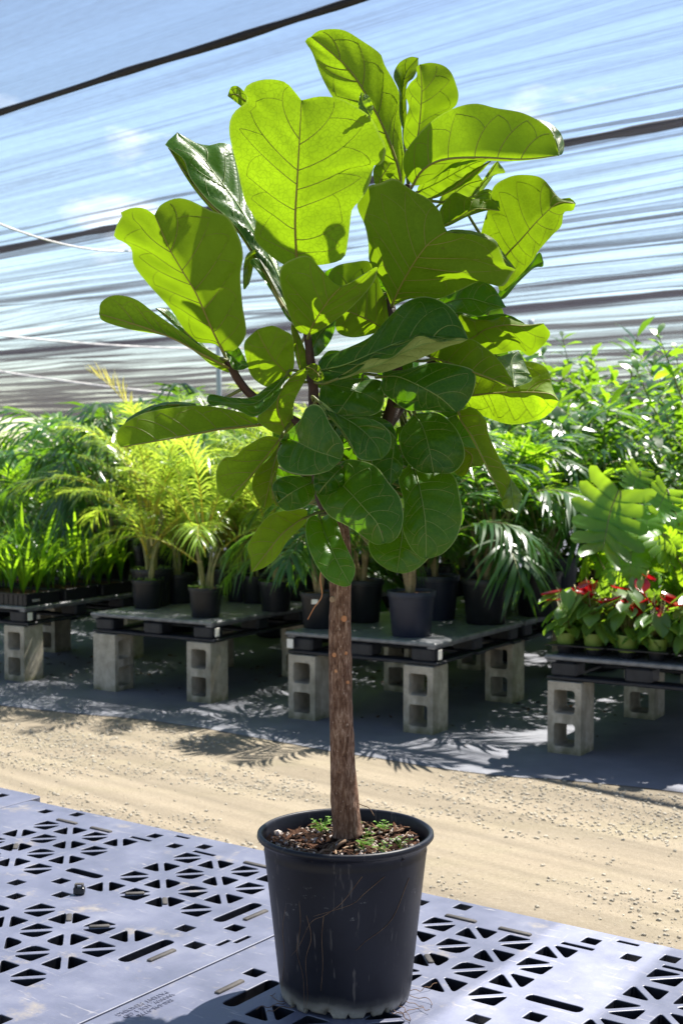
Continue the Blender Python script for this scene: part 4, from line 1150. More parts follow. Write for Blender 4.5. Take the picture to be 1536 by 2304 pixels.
class Blade:
    def __init__(self, spec):
        self.side, Mp, Lp, Rp, self.d0, self.d1, self.dl, self.dr, bow = spec
        n = 45
        u = np.linspace(0, 1, n)
        mid = spline(np.array(Mp, float), n)
        lef = spline(np.array([Mp[0]] + Lp + [Mp[-1]], float), n)
        rig = spline(np.array([Mp[0]] + Rp + [Mp[-1]], float), n)
        dm = self.d0 + (self.d1 - self.d0) * u + bow * np.sin(math.pi * u)
        bell = np.sin(math.pi * np.clip(u, 0, 1)) ** 0.7
        wav = (0.5 * np.sin(u * 15 + Mp[0][0]) + 0.25 * np.sin(u * 31 + Mp[0][1])) * bell
        self.u = u
        self.M3 = np.array([tp(x, y, d) for (x, y), d in zip(mid, dm)])
        self.L3 = np.array([tp(x, y, d) for (x, y), d in zip(lef, dm + self.dl * bell + wav)])
        self.R3 = np.array([tp(x, y, d) for (x, y), d in zip(rig, dm + self.dr * bell - wav)])
        size = np.linalg.norm(self.M3[-1] - self.M3[0])
        self.size = size
        self.jit = np.random.default_rng(int(Mp[0][0] * 7 + Mp[0][1])).uniform(-1, 1, 9)
        self.nlat = 6 if size > 0.2 else 5 if size > 0.12 else 3
        # the blade's own normal, towards the upper face
        k = n // 2
        nn = np.cross(self.M3[min(k + 6, n - 1)] - self.M3[k - 6], self.L3[k] - self.R3[k])
        nn /= np.linalg.norm(nn) + 1e-12
        view = np.array([0, 0, CZ]) - BASE - self.M3[k]
        facing = float(nn @ view) > 0
        self.up = nn if facing == (self.side == 't') else -nn
        self.flip = (float(nn @ self.up) < 0)

    def S(self, u, w):
        """surface point: u along the midrib, w from -1 (left margin) to 1"""
        u = np.asarray(u, float); w = np.asarray(w, float)
        ip = lambda A: np.stack([np.interp(u, self.u, A[:, k]) for k in range(3)], -1)
        m = ip(self.M3); e = np.where((w < 0)[..., None], ip(self.L3), ip(self.R3))
        a = np.abs(w)[..., None]
        P = m * (1 - a) + e * a
        aw = np.abs(w)
        ph = self.nlat * (u - 0.05 - 0.20 * aw ** 1.25) / 0.85
        quilt = (0.5 - 0.5 * np.cos(2 * math.pi * ph)) * 4 * aw * (1 - aw) * np.sin(math.pi * np.clip(u, 0, 1))
        cup = 4 * aw * (1 - aw)
        return P + self.up * ((0.017 * self.size * quilt + 0.010 * self.size * cup) * 1.0)[..., None]

    def build(self, mat='fig_leaf'):
        n, m = len(self.u), 17
        w = np.linspace(-1, 1, m)
        U, W = np.meshgrid(self.u, w, indexing='ij')
        V = self.S(U, W)
        f = []
        for i in range(n - 1):
            for j in range(m - 1):
                q = (i * m + j, i * m + j + 1, (i + 1) * m + j + 1, (i + 1) * m + j)
                f.append(q)
        # winding so that the upper face is the front
        a, b, c = V[n // 2, m // 2 - 3], V[n // 2, m // 2 + 3], V[n // 2 + 4, m // 2 + 3]
        if float(np.cross(b - a, c - b) @ self.up) < 0: f = [q[::-1] for q in f]
        me = make_mesh('leaf', V.reshape(-1, 3), f, [M[mat]], True, np.stack([U, W], -1).reshape(-1, 2))
        leaf = link('leaf', me, fig)
        # veins stand out of the under face and show as pale lines on the upper one
        for nm, mat, s in (('veins', M['fig_vein_top' if mat == 'fig_leaf_pale' else 'fig_vein_under'], -1), ('veins', M['fig_vein_top'], 1)):
            mb = MB()
            k = self.size / 0.3
            def vein(us, ws, r0, r1):
                P = self.S(us, ws) + self.up * (s * 0.55 * np.linspace(r0, r1, len(us))[:, None])
                if s > 0: P = P + self.up * 0.0002
                mb.tube(P, np.linspace(r0, r1, len(us)) * (1.0 if s < 0 else 0.75), 4, cap=False)
            t = np.linspace(0, 1, 24)
            kk = max(k, 0.45) * (0.35 if mat is M['fig_vein_top'] and s < 0 else 1.0)
            vein(t * 0.985, t * 0, 0.0026 * kk, 0.0007)
            for sd in (-1, 1):
                ends = []
                for i in range(self.nlat):
                    u0 = 0.05 + 0.85 * (i + (0.35 * self.jit[(i + (3 if sd > 0 else 0)) % 9] if i else 0)) / self.nlat
                    x = np.linspace(0, 0.86, 14)
                    us = np.clip(u0 + (0.17 + 0.05 * self.jit[(i * 2 + (sd > 0)) % 9]) * x ** 1.25, 0, 0.985)
                    vein(us, sd * x, 0.0009 * kk, 0.00032)
                    ends.append((us[-1], x[-1], us, x))
                for (ua, wa, _, _), (_, _, us, x) in zip(ends[:-1], ends[1:]):
                    t2 = np.linspace(0, 1, 6)
                    ub, wb = us[8], x[8]
                    vein(ua + (ub - ua) * t2, sd * (wa + (wb - wa) * t2 + 0.06 * np.sin(math.pi * t2)), 0.0004 * kk, 0.00028)
            mb.build(nm, mat, leaf)
        return leaf


blades = []
for sp_ in LEAVES:
    bl = Blade(sp_)
    blades.append(bl)
    pale = sp_[1][0] in ((748, 856), (718, 905))
    bl.build('fig_leaf_pale' if pale else 'fig_leaf_mature' if bl.side == 't' and sp_[1][0][1] > 640 and sp_[1][0] not in ((1156, 872), (1149, 1078)) else 'fig_leaf')
    if bl.size > 0.075:
        # petiole back to the nearest stem
        b = bl.M3[0]; dirn = bl.M3[0] - bl.M3[5]; dirn /= np.linalg.norm(dirn) + 1e-9
        cost = np.linalg.norm(stem_pts - (b + dirn * 0.02), axis=1) + 0.3 * np.clip(stem_pts[:, 2] - b[2], 0, 1)
        e = stem_pts[int(np.argmin(cost))]
        L_ = np.linalg.norm(e - b)
        if L_ < 0.16:
            P = spline([bl.M3[2], b, b + dirn * min(0.02, L_ * 0.4), e], 14) if L_ > 0.012 else spline([bl.M3[2], b, e], 8)
            mb = MB(); mb.tube(P, np.linspace(0.0026, 0.0034, len(P)), 7); mb.build('petiole', M['petiole'], fig)

# leaves on the far side of the crown, seen only as dark depth between the front ones
mask = np.zeros((600, 400), bool)
cth, sth = math.cos(TH), math.sin(TH)


def to_px(P):
    P = np.asarray(P) + BASE - np.array([0, 0, CZ])
    dep = P[..., 1] * cth - P[..., 2] * sth; upv = P[..., 1] * sth + P[..., 2] * cth
    return 768 + F * P[..., 0] / dep, 1152 - F * upv / dep


for bl in blades:
    U, W = np.meshgrid(np.linspace(0, 1, 90), np.linspace(-1, 1, 90))
    x, y = to_px(bl.S(U, W))
    mask[np.clip(y / 4, 0, 599).astype(int), np.clip(x / 4, 0, 399).astype(int)] = True
rs = np.random.default_rng(21)
made = tries = 0
while made < 84 and tries < 9000:
    tries += 1
    cx, cy = rs.uniform(560, 1140), rs.uniform(500, 1200)
    d = rs.choice([rs.uniform(3, 12), rs.uniform(10, 25)]) if cx > 700 else rs.uniform(3, 18)
    a = rs.uniform(-0.6, 3.7); L_ = rs.uniform(75, 170); wd = L_ * rs.uniform(0.26, 0.40)
    dx, dy = math.cos(a), -math.sin(a) * 0.8
    bx, by = cx - dx * L_ / 2, cy - dy * L_ / 2
    pt = lambda u, w: (bx + dx * L_ * u - dy * wd * w, by + dy * L_ * u + dx * wd * w)
    spec = ('u' if made % 2 else 't', [pt(0, 0), pt(0.33, 0), pt(0.66, 0), pt(1, 0)], [pt(0.05, -0.5), pt(0.35, -0.7), pt(0.7, -1), pt(0.95, -0.6)], [pt(0.05, 0.5), pt(0.35, 0.7), pt(0.7, 1), pt(0.95, 0.6)], d, d + rs.uniform(-6, 8), rs.uniform(-3, 6), rs.uniform(-3, 6), 2)
    bl = Blade(spec)
    U, W = np.meshgrid(np.linspace(0, 1, 14), np.linspace(-1, 1, 14))
    x, y = to_px(bl.S(U, W))
    ok = mask[np.clip(y / 4, 0, 599).astype(int), np.clip(x / 4, 0, 399).astype(int)]
    if ok.mean() < (0.93 if 620 < cx < 1010 and cy > 840 else 0.985): continue
    made += 1
    bl.build('fig_leaf_mature')
    b = bl.M3[0]; e = stem_pts[int(np.argmin(np.linalg.norm(stem_pts - b, axis=1)))]
    mb = MB(); mb.tube(spline([bl.M3[2], b, (b + e) / 2 - ZV * 0.01, e], 14), 0.003, 6); mb.build('petiole', M['petiole'], fig)
# ------------------------------------------------------------------ plant tables behind the path
TAB = {'T1': np.array([-2.20, 9.54, 0]), 'T2': np.array([-0.82, 8.70, 0]), 'T3': np.array([0.53, 7.73, 0]), 'T4': np.array([1.95, 6.78, 0])}
TZ = 0.535
mb = MB()
mb.box((-0.51, 0.61, -0.012), (1.02, 1.22, 0.024), 0.006)
for x_ in (-0.985, -0.035): mb.box((x_, 0.61, -0.030), (0.05, 1.2, 0.014), 0.003)
tdeck = mb.mesh('deck', [M['table_deck']], False)
mb = MB()
mb.box((0, 0, 0), (0.15, 0.13, 0.082), 0.012)
tfoot = mb.mesh('foot', [M['pallet_dark']], False)
mb = MB(); mb.box((0, 0, 0), (1.02, 0.12, 0.02), 0.005); trun = mb.mesh('runner', [M['pallet_dark']], False)
mb = MB(); mb.box((0, 0, 0), (0.10, 0.98, 0.018), 0.004); tcross = mb.mesh('cross_runner', [M['pallet_dark']], False)
mb = MB(); mb.box((0, 0, 0), (0.045, 0.004, 0.055), 0.001); ttag = mb.mesh('label_tag', [M['sticker']], False)


def table(name, C, label, lid, blocks=((-0.12, 0.11, 'front right'), (-0.91, 0.11, 'front left')), tags=(), turn=()):
    t = thing('pallet_table', label, 'pallet', (C[0], C[1], TZ), ANG, 'plastic pallets used as plant tables')
    link('deck', tdeck, t)
    for x_ in (-0.92, -0.51, -0.10):
        for y_ in (0.09, 0.61, 1.13):
            link('foot', tfoot, t, (x_, y_, -0.074))
    for y_ in (0.09, 0.61, 1.13): link('runner', trun, t, (-0.51, y_, -0.124))
    for x_ in (-0.95, -0.07): link('cross_runner', tcross, t, (x_, 0.61, -0.125))
    for x_, y_, r_ in tags: link('label_tag', ttag, t, (x_, y_, -0.07), (0, 0, r_))
    for k_, (a_, b_, w_) in enumerate(blocks):
        p = C + E1 * a_ + NB * b_
        block(p, ANG + (math.pi / 2 if k_ in turn else 0), 'concrete block under the %s corner of %s' % (w_, lid), 'concrete blocks under the plant tables')
    return t


FRONT = ((-0.12, 0.11, 'front right'), (-0.91, 0.11, 'front left'))
table('T1', TAB['T1'], 'black plastic pallet table with seedling trays at the left edge', 'the leftmost seedling table', FRONT, ((0.003, 0.05, math.pi / 2),))
table('T2', TAB['T2'], 'black plastic pallet table holding small palms in black pots', 'the small palm table', FRONT, ((0.003, 0.05, math.pi / 2),), (1,))
table('T3', TAB['T3'], 'black plastic pallet table with large pots right behind the fig trunk', 'the table behind the fig trunk', FRONT, ((0.003, 0.05, math.pi / 2), (-0.98, -0.003, 0)))
table('T4', TAB['T4'], 'black plastic pallet table with red anthuriums at right', 'the anthurium table', FRONT)
SECOND = {}
for k_, lab, lid in (('T1', 'second pallet table behind the seedling trays at left', 'the second table behind the seedlings'), ('T2', 'second pallet table behind the small palms', 'the second table behind the small palms'),
                     ('T3', 'second pallet table behind the large pots', 'the second table behind the large pots'), ('T4', 'second pallet table behind the anthuriums', 'the second table behind the anthuriums')):
    SECOND[k_] = TAB[k_] + NB * 1.26
    table(k_, SECOND[k_], lab, lid, ((-0.14, -0.02, 'front right'), (-0.89, -0.02, 'front left'), (-0.14, 1.08, 'back right'), (-0.89, 1.08, 'back left')))


# ---- plant meshes
def frond(seed, L, pairs, ll, wd, a0, arch, droop, vee, mat, cmat, start=0.2, twist=0.0):
    r = np.random.default_rng(seed)
    K = 14
    t = np.linspace(0, 1, K)
    ph = a0 + arch * t ** 1.4
    d = np.stack([np.sin(ph), np.zeros(K), np.cos(ph)], 1) * (L / (K - 1))
    R_ = np.vstack([[0, 0, 0], np.cumsum(d[:-1], axis=0)])
    R_[:, 1] += 0.04 * L * np.sin(t * 2 + seed) * t
    mb = MB(); mb.tube(R_, np.linspace(0.006, 0.0015, K) * (L / 0.7) ** 0.5, 5, 1)
    ip = lambda x: np.array([np.interp(x, t, R_[:, k]) for k in range(3)])
    for i in range(pairs):
        x = start + (1 - start) * (i + 0.5 * r.random()) / pairs
        p = ip(min(x, 1)); q = a0 + arch * x ** 1.4
        T = np.array([math.sin(q), 0, math.cos(q)]); N = np.array([-math.cos(q), 0, math.sin(q)])
        prof = math.sin(math.pi * (0.18 + 0.75 * (x - start) / (1 - start))) ** 0.8
        for s in (-1, 1):
            if r.random() < 0.04: continue
            be = math.radians(28 + 40 * x + r.uniform(-9, 9))
            Y = np.array([0, s, 0.0])
            D = Y * math.cos(be) + T * math.sin(be) + N * (vee + r.uniform(-.12, .12)); D /= np.linalg.norm(D)
            Wd = T * math.cos(be) - Y * math.sin(be); Wd = Wd + N * r.uniform(-.35, .35); Wd /= np.linalg.norm(Wd)
            l_ = ll * prof * r.uniform(0.85, 1.1); w_ = wd * r.uniform(0.8, 1.15)
            dr = droop * r.uniform(0.6, 1.4)
            ss = np.array([0, 0.3, 0.65, 1.0]); wp = np.array([0.35, 1, 0.8, 0.04]) * w_ / 2
            P = p + D * (l_ * ss)[:, None] - ZV * (dr * l_ * ss ** 2)[:, None]
            mb.grid(np.stack([P - Wd * wp[:, None], P + Wd * wp[:, None]], 1) if s > 0 else np.stack([P + Wd * wp[:, None], P - Wd * wp[:, None]], 1))
    return mb.mesh('frond', [mat, cmat])


def pot_mesh(r, h, mat, ribs=False, rim=0.012):
    mb = MB(); mb.lathe([(0.0, 0.002), (r * 0.80, 0.0), (r * 0.82, 0.004), (r * 0.97, h - rim * 2), (r * 0.975, h - rim * 2), (r * 1.03, h - rim * 1.9), (r * 1.04, h - 0.003), (r * 1.03, h), (r * 0.99, h), (r * 0.96, h - 0.03)], 64)
    if ribs:
        V = mb.v[0]; th = np.arctan2(V[:, 1], V[:, 0]); kk = 1 + 0.012 * np.sign(np.sin(32 * th)) * ((V[:, 2] > 0.006) & (V[:, 2] < h - rim * 2.05))
        V[:, 0] *= kk; V[:, 1] *= kk
    me = mb.mesh('pot', [mat]); smooth_by_angle(me); return me


def soil_mesh(r, h, mat):
    mb = MB(); mb.lathe([(0.0, h - 0.012), (r * 0.5, h - 0.016), (r * 0.965, h - 0.022)], 24); mb.v[0][:, 2] += 0.01 * vnoise(mb.v[0][:, 0] * 60, mb.v[0][:, 1] * 60)
    me = mb.mesh('soil', [mat]); return me


def weeds_mesh(r, h, n, seed, mat, tall=0.03):
    rr = np.random.default_rng(seed); mb = MB()
    for i in range(n):
        a, q = rr.uniform(0, 6.28), r * math.sqrt(rr.random())
        p = np.array([q * math.cos(a), q * math.sin(a), h - 0.018 + rr.random() ** 1.5 * tall]); th = rr.uniform(0, 6.28); s = rr.uniform(0.006, 0.013)
        f_ = np.array([math.cos(th), math.sin(th), rr.uniform(-.3, .5)]) * s; l_ = np.array([-math.sin(th), math.cos(th), rr.uniform(-.3, .3)]) * s * 0.6
        mb.add([p - f_, p + l_, p + f_, p - l_], [(0, 1, 2, 3)])
    return mb.mesh('ground_cover', [mat], False)


def cane_mesh(h, r0, r1, lean, seed, mat):
    rr = np.random.default_rng(seed); t = np.linspace(0, 1, 12)
    P = np.stack([lean * t ** 1.5 + 0.006 * np.sin(t * 7 + seed), 0.006 * np.cos(t * 6 + seed), h * t], 1)
    R_ = np.interp(t, [0, 1], [r0, r1]) * (1 + 0.12 * (np.arange(12) % 3 == 0))
    mb = MB(); mb.tube(P, R_, 8); return mb.mesh('cane', [mat])


def instantiate(name, recipe, label, cat, loc, rz=0.0, scale=1.0, group=None):
    t = thing(name, label, cat, loc, rz, group, scale)
    for nm, me, mat4 in recipe:
        o = link(nm, me, t)
        if mat4 is not None: o.matrix_local = mat4
        if nm == 'ground_cover': o['kind'] = 'stuff'
    return t


def RM(rz, tilt=0.0, loc=(0, 0, 0), s=1.0):
    return Matrix.Translation(loc) @ Matrix.Rotation(rz, 4, 'Z') @ Matrix.Rotation(tilt, 4, 'Y') @ Matrix.Scale(s, 4)


ARECA = [frond(i, 0.82, 30, 0.30, 0.0115, 0.08 + 0.07 * i, 1.10 + 0.16 * i, 0.55, 0.35, M['areca'], M['areca_yellow'], 0.25) for i in range(5)]
ARECA_Y = [frond(40 + i, 0.60, 24, 0.22, 0.014, 0.1, 0.9, 0.25, 0.45, M['areca_yellow'], M['areca_yellow'], 0.3) for i in range(2)]
KENTIA = [frond(20 + i, 0.85, 21, 0.40, 0.023, 0.25 + 0.1 * i, 1.25 + 0.12 * i, 0.55, 0.1, M['kentia'], M['cane'], 0.28) for i in range(5)]
LIME = [frond(60 + i, 0.75, 24, 0.30, 0.024, 0.2 + 0.1 * i, 1.0, 0.35, 0.2, M['seedling'], M['cane'], 0.25) for i in range(4)]
P_S = pot_mesh(0.115, 0.205, M['black_pot']); S_S = soil_mesh(0.115, 0.205, M['mulch']); W_S = [weeds_mesh(0.118, 0.205, 170, i, M['weed']) for i in range(3)]
P_L = pot_mesh(0.150, 0.285, M['blue_pot'], True, 0.018); P_LB = pot_mesh(0.150, 0.285, M['black_pot'], True, 0.018); S_L = soil_mesh(0.150, 0.285, M['mulch'])
CANES = [cane_mesh(0.34, 0.013, 0.008, 0.05, i, M['cane']) for i in range(3)]
CANES_B = [cane_mesh(0.42, 0.020, 0.011, 0.05, 10 + i, M['cane_brown']) for i in range(3)]


def palm(seed, fronds, n, pot, soil, canes, ncane, cane_h, pot_h, spread, cover=None, tilt0=-0.1, tilt1=0.55, fs=1.0, extra=()):
    r = np.random.default_rng(seed)
    rec = [('pot', pot, None), ('soil', soil, None)]
    if cover: rec.append(('ground_cover', cover, None))
    for i in range(ncane):
        a = r.uniform(0, 6.28); d = r.uniform(0, spread)
        rec.append(('cane', canes[i % len(canes)], RM(a, r.uniform(0, 0.10), (d * math.cos(a), d * math.sin(a), pot_h - 0.03), r.uniform(0.75, 1.15))))
    for i in range(n):
        a = i * 2.4 + r.uniform(-.4, .4); d = r.uniform(0, spread * 1.3); u = (i + 0.5) / n
        z = pot_h + cane_h * (0.35 + 0.75 * (1 - u) * r.uniform(0.8, 1.1))
        rec.append(('frond', fronds[r.integers(len(fronds))], RM(a, tilt0 + (tilt1 - tilt0) * u + r.uniform(-.08, .08), (d * math.cos(a), d * math.sin(a), z), fs * r.uniform(0.82, 1.12))))
    for i, e in enumerate(extra):
        rec.append((e[2] if len(e) > 2 else 'frond', e[0], e[1]))
    return rec


def loc_on(key, a, b, z=TZ, second=False):
    C = SECOND[key] if second else TAB[key]
    p = C + E1 * a + NB * b
    return (p[0], p[1], z + 0.0006)


def loc_px(px, py, z=TZ):
    p = on_plane(px, py, z); return (p[0], p[1], z + 0.0006)


ARE = [palm(100 + i, ARECA, 11, P_S, S_S, CANES, 5, 0.40, 0.205, 0.04, W_S[i % 3]) for i in range(4)]
ARE_Y = palm(130, ARECA, 12, P_S, S_S, CANES, 4, 0.34, 0.205, 0.03, W_S[0], extra=[(ARECA_Y[0], RM(math.pi - 1.2, 0.16, (-0.02, 0, 0.80), 1.0)), (ARECA_Y[1], RM(0.2 - 1.2, 0.10, (-0.01, 0, 0.78), 0.62)), (CANES[0], RM(math.pi - 1.2, 0.0, (0, 0, 0.18), 1.9), 'cane'), (ARECA_Y[0], RM(1.2, 0.15, (0.0, 0, 0.45), 0.9))])
ARE_N = [palm(140 + i, ARECA, 12, P_S, S_S, CANES, 3, 0.30, 0.205, 0.03) for i in range(2)]
KEN = [palm(160 + i, KENTIA, 9, P_L, S_L, CANES_B, 5, 0.42, 0.285, 0.06, None, 0.0, 0.5) for i in range(2)]
KENB = [palm(170 + i, KENTIA, 10, P_LB, S_L, CANES_B, 5, 0.42, 0.285, 0.06, None, 0.0, 0.5) for i in range(3)]
LIM = [palm(180 + i, LIME, 13, P_LB, S_L, CANES, 4, 0.40, 0.285, 0.05, None) for i in range(3)]

G2 = 'small areca palms on the low pallet table'
spots = [(333, 1368, 0, 'small areca palm at the left corner of its pallet, lettuce-green weeds on its soil'), (463, 1388, 1, 'frontmost areca palm on the pallet, white tag stuck in weedy soil'), (620, 1374, 3, 'areca palm in a black pot at the right edge of the small palm table'),
         (400, 1356, 'n0', 'areca palm with bare mulch between the two front palms'), (540, 1352, 2, 'weedy areca palm in the second row left of the fig trunk'), (575, 1356, 'n1', 'areca palm with brown mulch in the second row near the fig'),
         (672, 1350, 'n0', 'areca palm half hidden behind the bottom fig leaves'), (505, 1338, 'n1', 'areca palm in the third row, behind the front palm')]
for px, py, k_, lab in spots:
    rec = ARE_N[int(k_[1])] if isinstance(k_, str) else ARE[k_]
    t = instantiate('areca_palm', rec, lab, 'palm', loc_px(px, py), random.uniform(0, 6.28), random.uniform(0.95, 1.08), G2)
    if k_ == 1:
        mb = MB(); mb.box((0, 0, 0), (0.035, 0.002, 0.03), 0.0005)
        mb.build('plant_tag', M['sticker'], t, False, loc=(-0.06, -0.09, 0.225)).rotation_euler = (0, 0, -t.rotation_euler.z)
instantiate('areca_palm', ARE_Y, 'areca palm with a tall bleached yellow frond rising above the others', 'palm', loc_on('T2', -0.93, 0.55), 1.2, 1.28, G2)
for i, (a_, b_, s_, lab) in enumerate(((-0.85, 0.35, 1.15, 'taller areca palm in the second table row, left end'), (-0.5, 0.3, 1.25, 'taller areca palm in the second table row, left of its middle'), (-0.12, 0.35, 1.2, 'taller areca palm in the second table row, right end'),
                                       (-0.7, 0.85, 1.3, 'lime green areca palm at the back of the second small-palm table, left'), (-0.25, 0.85, 1.3, 'lime green areca palm at the back of the second small-palm table, right'))):
    instantiate('areca_palm', ARE_N[i % 2] if i < 3 else ARE[i % 4], lab, 'palm', loc_on('T2', a_, b_, TZ, True), i * 1.3, s_, 'areca palms on the second table')

# big pots behind the trunk
G3 = 'large potted palms behind the fig trunk'
t = instantiate('kentia_palm', KENB[0], 'kentia palm in a dark pot with a white sticker left of the fig trunk', 'palm', loc_px(718, 1412), 0.3, 0.78, G3)
mb = MB(); mb.box((0, 0, 0), (0.05, 0.003, 0.036), 0.001)
p_ = mb.build('sticker', M['sticker'], t, False, loc=(-0.032, -0.149, 0.22)); p_.rotation_euler = (-0.14, 0, 0)
t.rotation_euler = (0, 0, 0)
instantiate('kentia_palm', KEN[0], 'clumped palm with thick canes in the blue-grey ribbed pot', 'palm', loc_px(925, 1430), 1.0, 0.93, G3)
instantiate('kentia_palm', KENB[1], 'kentia palm in the large black pot right of the blue-grey pot', 'palm', loc_px(1092, 1402), 2.0, 1.0, G3)
instantiate('kentia_palm', KENB[2], 'kentia palm in a black pot directly behind the fig trunk', 'palm', loc_px(812, 1398), 4.0, 0.95, G3)
instantiate('kentia_palm', KEN[1], 'kentia palm in a black pot behind the ribbed pot', 'palm', loc_px(980, 1392), 5.0, 1.0, G3)
for i, (a_, b_, s_, lab) in enumerate(((-0.85, 0.3, 1.05, 'palm on the second table straight behind the fig trunk'), (-0.4, 0.25, 1.0, 'arching palm just right of the hanging folded fig leaf'), (-0.05, 0.3, 1.05, 'arching palm at the right end of the second big-pot table'),
                                       (-0.65, 0.85, 1.15, 'deeper palm behind the fig crown, left one'), (-0.2, 0.9, 1.2, 'deeper palm behind the fig crown, right one'))):
    instantiate('kentia_palm', (KENB + KEN + LIM[:1])[i] if i != 2 else LIM[1], lab, 'palm', loc_on('T3', a_, b_, TZ, True), i * 1.7 + 0.4, s_, 'palms on the second big-pot table')


# seedling trays on the left
def blades_mesh(seed, n, h, wd, mat):
    r = np.random.default_rng(seed); mb = MB()
    for i in range(n):
        a = r.uniform(0, 6.28); l_ = h * r.uniform(0.6, 1.1); ou = r.uniform(0.15, 0.95); w_ = wd * r.uniform(0.7, 1.2)
        ss = np.linspace(0, 1, 6); D = np.array([math.cos(a), math.sin(a), 0]); Wd = np.array([-math.sin(a), math.cos(a), 0.0])
        P = D * (l_ * ou * ss ** 1.8)[:, None] + ZV * (l_ * (ss - 0.45 * ou * ss ** 3))[:, None]
        wp = np.array([0.25, 0.6, 1, 1, 0.7, 0.05]) * w_ / 2
        mb.grid(np.stack([P - Wd * wp[:, None], P + Wd * wp[:, None]], 1))
    return mb.mesh('seedling', [mat])


SEED = [blades_mesh(i, 9 + 2 * i, 0.36 + 0.06 * i, 0.012 + 0.003 * i, M['kentia'] if i in (0, 3) else M['seedling']) for i in range(5)]
mb = MB()
for s_ in (-1, 1):
    mb.box((s_ * 0.26, 0, 0.045), (0.012, 0.34, 0.085), 0.003); mb.box((0, s_ * 0.165, 0.045), (0.51, 0.012, 0.085), 0.003)
    mb.box((0, s_ * 0.173, 0.084), (0.54, 0.014, 0.010), 0.002); mb.box((s_ * 0.268, 0, 0.084), (0.014, 0.34, 0.010), 0.002)
    for k_ in range(11): mb.box((-0.23 + k_ * 0.046, s_ * 0.1725, 0.04), (0.01, 0.006, 0.074))
mb.box((0, 0, 0.006), (0.52, 0.34, 0.010))
tray_m = mb.mesh('tray', [M['black_pot']], False)
mb = MB(); mb.box((0, 0, 0.072), (0.50, 0.315, 0.012)); tsoil = mb.mesh('soil', [M['mulch']], False)
for j, (a_, b_, lab, sec) in enumerate(((-0.28, 0.20, 'black tray of grassy palm seedlings at the front of the leftmost table', False), (-0.28, 0.60, 'black tray of grassy palm seedlings, second from the front at left', False), (-0.28, 1.0, 'black tray of bright upright seedlings at the back of the leftmost table', False),
                                        (-0.80, 0.25, 'black seedling tray cut off by the left edge of the photo', False), (-0.80, 0.75, 'black seedling tray behind the one at the left edge', False))):
    p = loc_on('T1', a_, b_, TZ, sec)
    t = thing('seedling_tray', lab, 'seedling tray', p, ANG, 'seedling trays')
    link('tray', tray_m, t); link('soil', tsoil, t)
    r = np.random.default_rng(j)
    for xi in range(4):
        for yi in range(3):
            link('seedling', SEED[r.integers(5)], t, (-0.2 + xi * 0.133 + r.uniform(-.02, .02), -0.105 + yi * 0.105 + r.uniform(-.02, .02), 0.076), (r.uniform(-.15, .15), r.uniform(-.15, .15), r.uniform(0, 6.28)), float(r.uniform(0.75, 1.2)))
    if j == 0:
        tx = bpy.data.curves.new('number', 'FONT'); tx.body = '90427-0'; tx.size = 0.022; tx.extrude = 0.0004
        o0 = bpy.data.objects.new('number', tx); COL.objects.link(o0)
        me = bpy.data.meshes.new_from_object(o0.evaluated_get(bpy.context.evaluated_depsgraph_get())); bpy.data.objects.remove(o0)
        me.materials.clear(); me.materials.append(M['sticker'])
        # on the right end wall of the tray, facing the aisle
        link('tray_number', me, t, (0.2768, -0.12, 0.03), (math.pi / 2, 0, math.pi / 2))
for i, (a_, b_, s_, k_, lab) in enumerate(((-0.1, 0.3, 1.2, 0, 'dark kentia palm behind the seedlings, nearest the areca palms'), (-0.55, 0.25, 1.3, 1, 'dark kentia palm behind the middle of the seedling table'), (-0.9, 0.5, 1.3, 2, 'dark drooping kentia palm at the left edge of the photo'), (-0.35, 0.9, 1.35, 1, 'kentia palm with silvery drooping leaflets in the back row at left'))):
    instantiate('kentia_palm', KENB[k_], lab, 'palm', loc_on('T1', a_, b_, TZ, True), i * 1.9 + 0.8, s_, 'kentia palms at left')


# anthuriums in green pots
def blade_leaf(L, W_, fn, cup, droop, mat, name, nu=9, nv=6):
    U = np.linspace(0, 1, nu); V = np.zeros((nu, nv * 2 + 1, 3))
    for i, u in enumerate(U):
        for j, v in enumerate(np.linspace(-1, 1, nv * 2 + 1)):
            w_ = fn(u) * W_ / 2
            V[i, j] = (L * (u - (0.20 * abs(v) ** 1.5 * (1 - u) ** 2)), v * w_, cup * abs(v) ** 1.6 * W_ - droop * L * u ** 2)
    mb = MB(); mb.grid(V[:, ::1]); return mb, V


heart = lambda u: 1.0 * math.sin(math.pi * min(1, (u * 0.86 + 0.14))) ** 0.75 * (1.0 - 0.25 * u)
mbl, _ = blade_leaf(0.105, 0.088, heart, 0.10, 0.25, None, 'leaf'); AN_LEAF = mbl.mesh('leaf', [M['anthurium']])
mbl, _ = blade_leaf(0.078, 0.072, heart, 0.12, -0.05, None, 'spathe'); AN_SP = mbl.mesh('flower', [M['spathe']])
mb = MB(); mb.tube([(0, 0, 0), (0.004, 0, 0.015), (0.010, 0, 0.032)], [0.003, 0.0032, 0.0012], 7); AN_SD = mb.mesh('spadix', [M['spadix']])
mb = MB(); mb.tube([(0, 0, 0), (0.0, 0, 0.5), (0.0, 0, 1.0)], 0.0018, 5); AN_ST = mb.mesh('stalk', [M['cane']])
P_A = pot_mesh(0.058, 0.085, M['green_pot'], False, 0.006); S_A = soil_mesh(0.058, 0.085, M['mulch'])
mb = MB()
mb.box((0, 0, 0.052), (0.33, 0.34, 0.008), 0.002)
for x_ in (-0.08, 0.08):
    for y_ in (-0.085, 0.085): mb.lathe([(0.036, 0.0), (0.05, 0.05)], 16, 0, (x_, y_, 0)); mb.lathe([(0.0, 0.001), (0.036, 0.0)], 16, 0, (x_, y_, 0))
